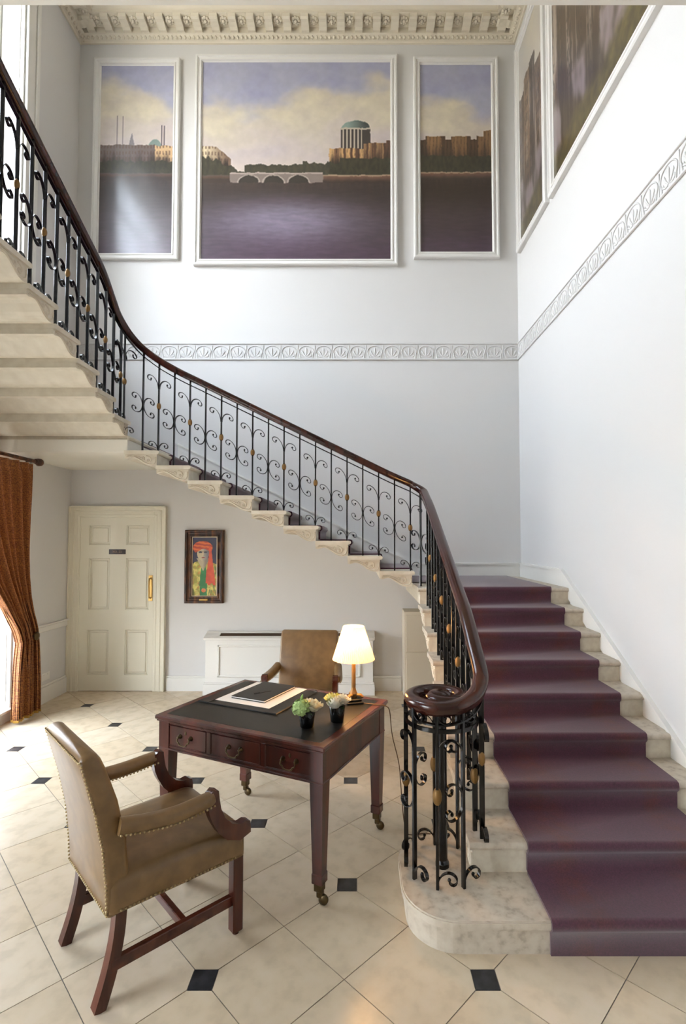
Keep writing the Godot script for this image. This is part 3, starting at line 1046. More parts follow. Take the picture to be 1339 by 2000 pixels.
func build_balustrade():
	rail_points()
	var root := thing("stair_balustrade", "wrought iron scroll balustrade under a polished mahogany handrail", "balustrade")
	var prof := PackedVector2Array()
	for p in [[-0.026, -0.06], [0.026, -0.06], [0.03, -0.044], [0.036, -0.036], [0.038, -0.02], [0.032, -0.007], [0.019, 0.0], [0.0, 0.003], [-0.019, 0.0], [-0.032, -0.007], [-0.038, -0.02], [-0.036, -0.036], [-0.03, -0.044]]: prof.append(Vector2(p[0], p[1]))
	var st := mb()
	sweep(st, rail, prof)
	lathe(st, [Vector2(0, -0.05), Vector2(0.05, -0.05), Vector2(0.062, -0.03), Vector2(0.058, -0.008), Vector2(0.04, 0.004), Vector2(0, 0.006)], 20, Transform3D(Basis.IDENTITY, P(VC.x - 0.01, 1.0, VC.y + 0.005)))
	put("handrail", st, M.rail, root).set_meta("label", "polished dark mahogany handrail ending in a scroll")
	# thin strap below the rail
	st = mb()
	var low := PackedVector3Array()
	var from := 78
	for i in range(from, rail.size()): low.append(rail[i] - Vector3(0, 0.108, 0))
	sweep(st, low, rect_prof(0.024, 0.008), Vector3.UP, true)
	st.set_smooth_group(1)
	var ring := PackedVector3Array()
	for k in 33:
		var an := TAU * k / 32
		ring.append(P(VC.x + cos(an) * 0.178, 0.868, VC.y + sin(an) * 0.178))
	sweep(st, ring, rect_prof(0.008, 0.02), Vector3.UP, true)
	put("strap_rail", st, M.iron, root)
	# newel and the cage of bars under the scroll
	st = mb()
	lathe(st, [Vector2(0, 0), Vector2(0.034, 0), Vector2(0.034, 0.02), Vector2(0.026, 0.035), Vector2(0.024, 0.8), Vector2(0, 0.8)], 14, Transform3D(Basis.IDENTITY, P(VC.x, R1, VC.y)), false)
	put("newel_post", st, M.iron, root)
	for k in 9:
		var an := TAU * (k + 0.35) / 9
		if k == 8: continue
		var x := VC.x + cos(an) * 0.178
		var d := VC.y + sin(an) * 0.178
		var run := P(-sin(an), 0, cos(an)).normalized()
		var b := holder("baluster", root)
		b.position = P(x, R1, d)
		st = mb()
		var yaw := atan2(-run.z, run.x)
		var t := Transform3D(Basis(Vector3.UP, yaw), Vector3.ZERO)
		box(st, Vector3(-0.007, 0, -0.011), Vector3(0.007, 0.81, 0.011), 0.002, t)
		put("bar", st, M.iron, b)
		iron_scroll(b, Vector3(0, 0.015, 0), run, 0, volute(0.21, 9, 70, PI / 2, -1, 18), 0.018)
		iron_scroll(b, Vector3(0, 0.60, 0), run, 0, volute(0.23, 6, 80, PI / 2, -1 if k % 2 == 0 else 1, 18), 0.018)
		iron_scroll(b, Vector3(0, 0.805, 0), run, 0, volute(0.15, 12, 90, -PI / 2, 1, 14), 0.018)
		if k % 2 == 0:
			st = mb()
			ball(st, Vector3(0, 0.42, 0), Vector3(0.022, 0.042, 0.022), 12, 8)
			put("gilt_boss", st, M.gilt, b)
		else:
			iron_scroll(b, Vector3(0, 0.40, 0), run, 0, volute(0.22, 6, 80, PI / 2, 1, 18), 0.018)
			iron_scroll(b, Vector3(0, 0.40, 0), run, 0, volute(0.22, 6, 80, -PI / 2, -1, 18), 0.018)
	# bottom flight
	for k in range(1, 9):
		for e in 2:
			var d := N1 + GO * k + 0.045 + e * 0.15
			if d > 4.66: continue
			baluster(root, 0.608, d, R1 * (k + 1), Vector3(0, 0, -1), 0.49, 1 - e)
	baluster(root, 0.58, 4.8, L1, P(-0.7, 0, 0.7), 0.3, 0)
	# back flight
	for k in 9:
		for e in 2:
			var x := N2 - GO * k - 0.035 - e * 0.15
			baluster(root, x, 4.855, L1 + R2 * (k + 1), Vector3(-1, 0, 0), 0.47, 1 - e)
	baluster(root, -2.2, 4.76, L2, P(-0.7, 0, -0.7), 0.5, 1)
	# top flight
	for k in 9:
		for e in 2:
			var d := N3 - GO * k - 0.06 - e * 0.15
			baluster(root, -2.25, d, L2 + R3 * (k + 1), Vector3(0, 0, 1), 0.47, (1 - e))

# ------------------------------------------------------------------ pictures
func fbm(nz: FastNoiseLite, x: float, y: float) -> float:
	return 0.5 + 0.5 * nz.get_noise_2d(x, y)

var pn := FastNoiseLite.new()
var pf := FastNoiseLite.new()

func mixc(a: Color, b: Color, t: float) -> Color:
	return a.lerp(b, clamp(t, 0.0, 1.0))

# the river picture, one view across three canvases: u in 193..962, v 0..1 from the top
func river(u0: float, v0: float) -> Color:
	# a loose hand: edges wander by a pixel or two
	var u := u0 + (fbm(pf, u0 * 2.2, v0 * 800.0) - 0.5) * 2.6
	var v := v0 + (fbm(pf, u0 * 2.2 + 500.0, v0 * 800.0) - 0.5) * 0.010
	var c := mixc(Color(0.60, 0.61, 0.74), Color(0.68, 0.69, 0.76), fbm(pf, u * 0.6, v * 260.0))
	var n := fbm(pn, u * 0.62, v * 360.0)
	var n2 := fbm(pn, u * 1.5 + 900.0, v * 900.0)
	var top_of: float = 0.17 + 0.07 * sin(u * 0.013 + 2.2) + (n - 0.5) * 0.35
	var cl: float = smoothstep(top_of - 0.05, top_of + 0.09, v)
	c = mixc(c, mixc(Color(0.87, 0.83, 0.72), Color(0.78, 0.74, 0.68), n2 * 1.2), cl * 0.95)
	c = mixc(c, mixc(Color(0.73, 0.69, 0.73), Color(0.80, 0.75, 0.72), n2), smoothstep(0.27, 0.45, v + (n - 0.5) * 0.3) * 0.85)
	c = mixc(c, Color(0.82, 0.76, 0.72), smoothstep(0.46, 0.56, v) * 0.6)
	# skyline
	var tn := fbm(pf, u * 3.0, 3.0)
	var trees := 1.0
	var col_u := u0
	if u < 345: trees = 0.525 - 0.03 * tn
	elif u < 480: trees = 0.50 + 0.001 * (u - 400) - 0.04 * tn
	elif u < 590: trees = 0.535 - 0.02 * tn
	elif u < 660: trees = 0.53 - 0.035 * tn
	else: trees = 0.50 - 0.02 * tn
	# buildings
	var b := 2.0
	var bc := Color(0.80, 0.70, 0.56)
	if u < 345:
		if u < 300: b = 0.425; bc = Color(0.42, 0.37, 0.36)
		else: b = 0.43; bc = Color(0.79, 0.66, 0.50)
		if absf(u - 255) < 5.0 * (1.0 - (0.425 - v) / 0.07) and v < 0.43 and v > 0.36: c = Color(0.5, 0.48, 0.5)
		if Vector2((u - 300) / 12.0, (v - 0.43) / 0.035).length() < 1.0: c = Color(0.48, 0.55, 0.53)
		for s in [226.5, 237.5, 313.0, 318.0]:
			if absf(u0 - s) < 0.8 and v > (0.27 if s < 300 else 0.32) and v < 0.45: c = mixc(c, Color(0.3, 0.26, 0.3), 0.9)
	elif u < 455:
		b = 0.43 + max(0.0, u - 425) * 0.0022
		bc = mixc(Color(0.86, 0.79, 0.66), Color(0.45, 0.36, 0.30), (u - 405) / 40.0)
	elif u > 640 and u < 780:
		b = 0.415 if u > 705 else 0.44
		if u > 748: b = 0.40
		bc = mixc(Color(0.80, 0.64, 0.44), Color(0.34, 0.23, 0.18), smoothstep(0.35, 0.65, fbm(pf, u * 5.0, 40.0)))
		if absf(u - 690) < 28 and v > 0.335 and v < 0.45:     # colonnaded drum
			var col := fmod(col_u - 662 + 60, 7.0) < 2.6 and u < 702
			c = Color(0.72, 0.68, 0.62) if col or v < 0.345 else Color(0.22, 0.19, 0.19)
		if Vector2((u - 690) / 26.0, (v - 0.335) / 0.035).length() < 1.0 and v < 0.336: c = mixc(Color(0.52, 0.60, 0.57), Color(0.22, 0.25, 0.25), (u - 675) / 35.0)
	elif u > 800:
		var blk := fmod(u - 815, 52.0)
		b = 0.385 + (0.02 if blk < 12 else 0.0) - (0.03 if u > 945 else 0.0)
		bc = mixc(Color(0.58, 0.44, 0.29), Color(0.22, 0.15, 0.12), 0.1 if blk > 14 and blk < 44 else 0.9)
		bc = mixc(bc, Color(0.42, 0.30, 0.2), fbm(pf, u * 9.0, 7.0) * 0.6)
	if v > b:
		c = bc
		var win := fmod(u, 6.0) > 3.2 and fmod(v * 100.0, 3.4) > 1.5 and (u < 455)
		if win: c = mixc(c, Color(0.35, 0.26, 0.22), 0.6)
		if u > 640: c = mixc(c, c.darkened(0.3), float(fmod(u + v * 8.0, 7.0) > 5.2) * fbm(pf, u * 3.0, v * 2000.0) * 1.4)
		c = mixc(c, Color(0.16, 0.12, 0.11), smoothstep(b + 0.03, 0.55, v + (fbm(pf, u * 4.0, 9.0) - 0.5) * 0.1))
	if v > trees: c = mixc(c, mixc(Color(0.25, 0.24, 0.17), Color(0.13, 0.13, 0.11), fbm(pf, u * 5.0, v * 900.0)), 0.93)
	# bridge with three arches
	if u > 452 and u < 628 and v > 0.563 and v < 0.615:
		c = Color(0.50, 0.45, 0.43)
		if v < 0.57: c = Color(0.66, 0.60, 0.57)
		for a in [488.0, 535.0, 582.0]:
			var q := Vector2((u - a) / 19.0, (v - 0.615) / 0.037).length()
			if q < 1.0: c = Color(0.17, 0.15, 0.14)
			elif q < 1.16: c = Color(0.64, 0.59, 0.56)
	elif v > 0.575 and v < 0.615:
		c = mixc(Color(0.44, 0.32, 0.26), Color(0.2, 0.15, 0.14), smoothstep(0.58, 0.615, v) + (0.5 if u < 460 else 0.0))
		if v < 0.582: c = Color(0.62, 0.53, 0.45) if u > 620 else Color(0.3, 0.26, 0.24)
	# water
	if v >= 0.615:
		var w := (v - 0.615) / 0.385
		var m: float = exp(-pow((u - 560) / 130.0, 2.0))
		var deep := Color(0.17, 0.12, 0.11) if u > 780 else Color(0.19, 0.15, 0.155)
		c = mixc(deep, Color(0.47, 0.41, 0.49), smoothstep(0.08, 0.6, w) * (0.35 + 0.6 * m))
		c = mixc(c, Color(0.60, 0.57, 0.66), m * exp(-pow((w - 0.45) / 0.25, 2.0)) * 0.75)
		c = mixc(c, Color(0.33, 0.26, 0.33), smoothstep(0.6, 1.0, w) * 0.8)
		c = mixc(c, c.darkened(0.3), fbm(pf, u * 0.9, v * 2600.0) * 0.6)
		c = mixc(c, Color(0.40, 0.30, 0.26), 0.35 * exp(-w * 9.0) * fbm(pf, u * 4.0, v * 300.0))
	return c * (0.965 + 0.07 * fbm(pf, u * 2.2, v * 900.0))

# streaked street of tall buildings above a green bank
func street(u: float, v: float) -> Color:
	var wob := (fbm(pf, u * 900.0, v * 900.0) - 0.5)
	var uu := u + wob * 0.02
	var vv := v + wob * 0.03
	var cell := floorf(uu * 11.0)
	var k := fbm(pf, cell * 71.0, 13.0)
	var roof := 0.08 + 0.28 * fbm(pf, cell * 37.0, 80.0)
	var c := mixc(Color(0.72, 0.71, 0.73), Color(0.84, 0.80, 0.70), fbm(pn, u * 300.0, v * 200.0))
	if vv > roof:
		c = mixc(Color(0.24, 0.165, 0.12), Color(0.66, 0.54, 0.40), smoothstep(0.3, 0.7, k))
		c = mixc(c, c.lightened(0.35), smoothstep(0.5, 0.75, fbm(pf, u * 1400.0, v * 90.0)))
		var f := fmod(uu * 11.0, 1.0)
		if f > 0.2 and f < 0.8 and fmod(f * 5.0, 1.0) < 0.45 and fmod(vv * 13.0, 1.0) > 0.4: c = mixc(c, Color(0.14, 0.10, 0.09), 0.65)
		c = mixc(c, Color(0.17, 0.12, 0.095), smoothstep(0.55, 0.85, vv) * 0.75)
	# pale wet road, then the bank
	c = mixc(c, Color(0.58, 0.53, 0.55), smoothstep(0.66, 0.74, vv) * smoothstep(0.46, 0.62, fbm(pn, u * 420.0, v * 160.0)) * 0.8)
	var bank := smoothstep(0.85, 0.92, vv + 0.12 * (fbm(pn, u * 260.0, 5.0) - 0.5))
	return mixc(c, mixc(Color(0.19, 0.16, 0.09), Color(0.40, 0.35, 0.18), fbm(pf, u * 900.0, v * 700.0)), bank)

func portrait(u: float, v: float) -> Color:
	# u, v 0..1 ; canvas about 0.30 x 0.75
	u += (fbm(pf, v * 900.0, u * 500.0) - 0.5) * 0.025
	v += (fbm(pf, v * 800.0 + 300.0, u * 400.0) - 0.5) * 0.01
	var n := fbm(pf, u * 160.0, v * 400.0)
	var c := mixc(Color(0.10, 0.09, 0.20), Color(0.16, 0.14, 0.28), n)
	# coat, striped with loose strokes
	var sh := 0.39 + 0.20 * pow(absf(u - 0.45), 1.5)
	if v > sh:
		c = mixc(Color(0.60, 0.58, 0.22), Color(0.84, 0.80, 0.42), smoothstep(0.3, 0.7, n))
		c = mixc(c, Color(0.34, 0.36, 0.12), 0.75 * smoothstep(0.62, 0.7, fbm(pf, u * 260.0, v * 120.0 + 70.0)))
		c = mixc(c, Color(0.76, 0.45, 0.20), 0.6 * smoothstep(0.64, 0.7, fbm(pf, u * 300.0 + 90.0, v * 500.0)))
	# green dress and neck
	if v > 0.42 and absf(u - 0.46) < 0.07 + 0.07 * smoothstep(0.44, 0.7, v): c = mixc(Color(0.06, 0.38, 0.16), Color(0.14, 0.52, 0.24), n)
	if v > 0.36 and v < 0.58 and absf(u - 0.44) < 0.24 * (0.58 - v) / 0.2: c = mixc(Color(0.72, 0.66, 0.54), Color(0.52, 0.47, 0.42), smoothstep(0.42, 0.55, u))
	# the painted face
	if Vector2((u - 0.43) / 0.23, (v - 0.285) / 0.12).length() < 1.0:
		c = mixc(Color(0.78, 0.71, 0.58), Color(0.46, 0.44, 0.47), smoothstep(0.36, 0.62, u + 0.1 * (n - 0.5)))
		for e in [0.33, 0.53]:
			if Vector2((u - e) / 0.07, (v - 0.264) / 0.012).length() < 1.0: c = Color(0.2, 0.2, 0.27)
			if Vector2((u - e) / 0.09, (v - 0.246) / 0.005).length() < 1.0: c = Color(0.3, 0.24, 0.22)
		if absf(u - 0.43) < 0.022 and v > 0.26 and v < 0.315: c = Color(0.84, 0.74, 0.60)
		if Vector2((u - 0.44) / 0.07, (v - 0.35) / 0.010).length() < 1.0: c = Color(0.56, 0.26, 0.24)
	# turban and the scarf falling from it
	var fold := 0.5 + 0.5 * sin(v * 95.0 - u * 7.0 + n * 3.0)
	if Vector2((u - 0.42) / 0.39, (v - 0.185) / 0.115).length() < 1.0 and v < 0.20 + 0.30 * pow(absf(u - 0.46), 1.3): c = mixc(Color(0.66, 0.19, 0.05), Color(0.88, 0.43, 0.13), fold)
	if u > 0.60 + 0.06 * sin(v * 6.0) and u < 0.76 + 0.30 * (v - 0.2) and v > 0.17 and v < 0.80 + 0.02 * sin(u * 30.0): c = mixc(Color(0.74, 0.20, 0.06), Color(0.88, 0.36, 0.16), n)
	if Vector2((u - 0.47) / 0.09, (v - 0.90) / 0.035).length() < 1.0: c = mixc(Color(0.78, 0.34, 0.12), Color(0.85, 0.6, 0.4), n)
	return c

func canvas_texture(w: int, h: int, f: Callable, coat := 0.9) -> StandardMaterial3D:
	var im := Image.create(w, h, true, Image.FORMAT_RGB8)
	for y in h:
		for x in w:
			im.set_pixel(x, y, f.call((x + 0.5) / w, (y + 0.5) / h))
	im.resize(int(w * 0.62), int(h * 0.62), Image.INTERPOLATE_LANCZOS)
	im.resize(w * 2, h * 2, Image.INTERPOLATE_CUBIC)
	im.generate_mipmaps()
	var m := StandardMaterial3D.new()
	m.albedo_texture = ImageTexture.create_from_image(im)
	m.roughness = 0.4
	m.clearcoat_enabled = true
	m.clearcoat = coat
	m.clearcoat_roughness = 0.16
	return m

# a picture against a wall: local x right, y up, z out of the wall; frame built of mitred mouldings
func picture(called: String, label: String, category: String, at: Vector3, turn: float, w: float, h: float, fw: float, cm: Material, fm: Material, group := "") -> Node3D:
	var o := thing(called, label, category, at, turn, group)
	var st := mb()
	quad_uv(st, Vector3(-w / 2 + fw * 0.9, -h / 2 + fw * 0.9, 0.02), Vector3(w / 2 - fw * 0.9, -h / 2 + fw * 0.9, 0.02), Vector3(w / 2 - fw * 0.9, h / 2 - fw * 0.9, 0.02), Vector3(-w / 2 + fw * 0.9, h / 2 - fw * 0.9, 0.02), Vector3(0, 0, 1))
	put("canvas", st, cm, o)
	st = mb()
	box(st, Vector3(-w / 2 + fw * 0.5, -h / 2 + fw * 0.5, 0.0), Vector3(w / 2 - fw * 0.5, h / 2 - fw * 0.5, 0.018), 0.0)
	put("stretcher", st, M.oldwood, o)
	# moulding profile: a = inwards from the outer edge, z = out from the wall
	var pf2 := [[0.0, 0.0], [0.0, 0.045], [0.12, 0.055], [0.3, 0.055], [0.36, 0.042], [0.62, 0.036], [0.68, 0.046], [0.84, 0.046], [0.9, 0.03], [1.0, 0.022]]
	st = mb()
	var cs := [Vector2(-1, -1), Vector2(1, -1), Vector2(1, 1), Vector2(-1, 1)]
	for k in 4:
		var c0: Vector2 = cs[k]
		var c1: Vector2 = cs[(k + 1) % 4]
		for i in pf2.size() - 1:
			var q := []
			for e in [[c0, i], [c1, i], [c1, i + 1], [c0, i + 1]]:
				var a: float = pf2[e[1]][0] * fw
				q.append(Vector3(e[0].x * (w / 2 - a), e[0].y * (h / 2 - a), pf2[e[1]][1]))
			var mid := (c0 + c1) * 0.5
			var da: float = pf2[i + 1][0] - pf2[i][0]
			var dz: float = (pf2[i + 1][1] - pf2[i][1]) / fw
			quad(st, q[0], q[1], q[2], q[3], Vector3(mid.x * dz, mid.y * dz, da + 0.0001))
	put("frame", st, fm, o)
	return o

func build_paintings():
	pn.seed = 3
	pn.frequency = 0.008
	pn.fractal_octaves = 4
	pf.seed = 4
	pf.frequency = 0.02
	pf.fractal_octaves = 3
	var g := "river landscape canvases in white frames"
	var k := DB / 6.0
	var list := [[-3.184, -2.147, 5.088, 7.562, 193.0, 336.0, "narrow framed river landscape with flagpoles and low bridge on back wall"], [-1.962, 0.465, 5.019, 7.607, 398.0, 757.0, "wide framed river landscape with arched bridge and domed building"], [0.658, 1.676, 5.106, 7.575, 815.0, 962.0, "narrow framed river landscape with brown quayside blocks on back wall"]]
	for a in list:
		var u0: float = a[4]
		var u1: float = a[5]
		var cm := canvas_texture(int(u1 - u0), 372, func(u, v): return river(u0 + (u1 - u0) * u, v))
		var x0: float = a[0] * k
		var x1: float = a[1] * k
		var h0: float = 1.765 + (a[2] - 1.765) * k
		var h1: float = 1.765 + (a[3] - 1.765) * k
		picture("river_painting", a[6], "painting", P((x0 + x1) / 2, (h0 + h1) / 2, DB), 0.0, x1 - x0, h1 - h0, 0.085, cm, M.frame, g)
	var sm := canvas_texture(180, 256, func(u, v): return street(u * 0.4, v))
	picture("street_painting", "narrow framed painting of brown buildings on the wall beside the stair", "painting", P(XR, 6.37, 5.47), -PI / 2, 0.92, 2.46, 0.085, sm, M.frame)
	var bm := canvas_texture(320, 256, func(u, v): return street(u + 0.5, v))
	picture("street_painting", "wide framed painting of brown buildings over a green bank", "painting", P(XR, 6.37, 3.72), -PI / 2, 2.42, 2.5, 0.1, bm, M.frame)
	var pm := canvas_texture(160, 400, portrait, 0.2)
	var p := picture("portrait_painting", "small portrait of figure in orange turban and yellow coat, wooden frame", "painting", P(-1.808, 1.447, DB), 0.0, 0.455, 0.855, 0.088, pm, M.oldwood)
	var st := mb()
	for q in [[-0.14, -0.142, 0.34], [0.138, -0.142, 0.34]]: pass
	var iw := 0.455 / 2 - 0.088 * 0.86
	var ih := 0.855 / 2 - 0.088 * 0.86
	for s in [-1.0, 1.0]:
		box(st, Vector3(s * iw, -ih, 0.02), Vector3(s * (iw - 0.011), ih, 0.03), 0.001)
		box(st, Vector3(-iw, s * ih, 0.02), Vector3(iw, s * (ih - 0.011), 0.03), 0.001)
	put("slip", st, mat(Color(0.88, 0.82, 0.70), 0.5), p)
	st = mb()
	box(st, Vector3(-0.05, -0.395, 0.045), Vector3(0.05, -0.375, 0.06), 0.002)
	put("title_plate", st, M.brass, p)

# ------------------------------------------------------------------ furniture
func nails(st: SurfaceTool, path: PackedVector3Array, pitch: float, r := 0.0052):
	var acc := 0.0
	for i in path.size() - 1:
		var a := path[i]
		var b := path[i + 1]
		var l := a.distance_to(b)
		while acc < l:
			ball(st, a.lerp(b, acc / l), Vector3.ONE * r, 6, 3)
			acc += pitch
		acc -= l

func armchair(label: String, at: Vector3, turn: float):
	var o := thing("armchair", label, "armchair", at, turn, "leather library armchairs at the desk")
	var st: SurfaceTool
	# legs: sabre at the back, square in front
	for s in [-1.0, 1.0]:
		st = mb()
		sweep(st, smooth_path([Vector3(s * 0.222, 0.0, -0.30), Vector3(s * 0.222, 0.12, -0.262), Vector3(s * 0.224, 0.25, -0.236), Vector3(s * 0.226, 0.40, -0.226)], 4), rect_prof(0.046, 0.042), Vector3(0, 0, 1), true)
		put("leg", st, M.chairwood, o)
	for s in [-1.0, 1.0]:
		st = mb()
		box(st, Vector3(s * 0.243 - 0.025, 0.012, 0.245), Vector3(s * 0.243 + 0.025, 0.40, 0.295), 0.005)
		lathe(st, [Vector2(0, 0), Vector2(0.015, 0), Vector2(0.015, 0.014), Vector2(0, 0.014)], 10, Transform3D(Basis.IDENTITY, Vector3(s * 0.243, 0, 0.27)), false)
		put("leg", st, M.chairwood, o)
	for s in [-1.0, 1.0]:
		st = mb()
		box(st, Vector3(s * 0.234 - 0.014, 0.125, -0.265), Vector3(s * 0.234 + 0.014, 0.17, 0.25), 0.003)
		put("stretcher", st, M.chairwood, o)
	st = mb()
	box(st, Vector3(-0.22, 0.13, 0.02), Vector3(0.22, 0.166, 0.048), 0.003)
	put("stretcher", st, M.chairwood, o)
	# seat
	st = mb()
	var rings := []
	for q in [[0.345, 0.0], [0.36, 0.0], [0.44, 0.0], [0.462, 0.006], [0.478, 0.025], [0.492, 0.07], [0.502, 0.14], [0.505, 0.22]]:
		var ring := PackedVector3Array()
		var hx: float = 0.268 - q[1]
		var hz: float = 0.29 - q[1]
		for p in round_rect(hx, hz, 0.03 + q[1] * 0.3): ring.append(Vector3(p.x * (1.0 + p.y * 0.12), q[0], p.y + 0.012))
		rings.append(ring)
	loft(st, rings)
	put("seat", st, M.leather, o)
	# back
	st = mb()
	rings = []
	for q in [[0.335, -0.245, 0.244, 0.03], [0.345, -0.245, 0.247, 0.038], [0.45, -0.243, 0.25, 0.044], [0.6, -0.258, 0.25, 0.045], [0.75, -0.29, 0.251, 0.044], [0.88, -0.33, 0.252, 0.04], [0.93, -0.347, 0.252, 0.036], [0.95, -0.354, 0.248, 0.03], [0.962, -0.358, 0.235, 0.018]]:
		var ring := PackedVector3Array()
		for p in round_rect(q[2], q[3], 0.02, 4): ring.append(Vector3(p.x, q[0] + p.y * 0.25, q[1] + p.y))
		rings.append(ring)
	loft(st, rings)
	put("backrest", st, M.leather, o)
	# arms
	var nl := mb()
	for s in [-1.0, 1.0]:
		st = mb()
		var path := smooth_path([Vector3(s * 0.262, 0.672, -0.25), Vector3(s * 0.275, 0.655, -0.15), Vector3(s * 0.288, 0.648, -0.03), Vector3(s * 0.29, 0.657, 0.09), Vector3(s * 0.288, 0.662, 0.125)], 5)
		var sc := PackedFloat32Array()
		for i in path.size(): sc.append(1.0 - 0.25 * pow(float(i) / (path.size() - 1), 6.0))
		sweep(st, path, round_rect(0.032, 0.03, 0.024, 3), Vector3.UP, false, true, sc)
		put("arm_pad", st, M.leather, o)
		for e in [-1.0, 1.0]:
			var np := PackedVector3Array()
			for p in path: np.append(p + Vector3(e * 0.029, -0.024, 0))
			nails(nl, np, 0.017)
		st = mb()
		var sup := PackedVector2Array([Vector2(0.10, 0.635), Vector2(0.105, 0.68), Vector2(0.125, 0.695), Vector2(0.148, 0.685), Vector2(0.152, 0.65), Vector2(0.16, 0.605), Vector2(0.18, 0.56), Vector2(0.215, 0.522), Vector2(0.255, 0.505), Vector2(0.282, 0.51), Vector2(0.304, 0.502), Vector2(0.308, 0.475), Vector2(0.308, 0.452), Vector2(0.255, 0.435), Vector2(0.19, 0.462), Vector2(0.15, 0.505), Vector2(0.12, 0.56), Vector2(0.105, 0.60)])
		prism(st, sup, Transform3D(Basis(Vector3(0, 0, 1), Vector3.UP, Vector3(-1, 0, 0)), Vector3(s * 0.282, 0, 0)), -0.021, 0.021, 1)
		put("arm_support", st, M.chairwood, o)
	# studs
	for s in [-1.0, 1.0]:
		nails(nl, PackedVector3Array([Vector3(s * 0.261, 0.352, -0.235), Vector3(s * 0.277, 0.352, 0.26)]), 0.016)
		var bp := PackedVector3Array()
		for q in [[0.345, -0.283], [0.45, -0.287], [0.6, -0.302], [0.75, -0.333], [0.88, -0.368], [0.945, -0.386]]: bp.append(Vector3(s * 0.246, q[0], q[1]))
		nails(nl, bp, 0.016)
	nails(nl, PackedVector3Array([Vector3(-0.245, 0.352, 0.303), Vector3(0.245, 0.352, 0.303)]), 0.016)
	nails(nl, PackedVector3Array([Vector3(-0.24, 0.94, -0.388), Vector3(0.24, 0.94, -0.388)]), 0.016)
	nails(nl, PackedVector3Array([Vector3(-0.24, 0.348, -0.284), Vector3(0.24, 0.348, -0.284)]), 0.016)
	put("stud_trim", nl, mat(Color(0.66, 0.58, 0.42), 0.35, 0.6), o).set_meta("kind", "stuff")

const DESK := Vector2(-0.4875, 3.083)
const DESK_TURN := -0.4386
const DW := 1.10
const DD := 0.82
const DH := 0.77

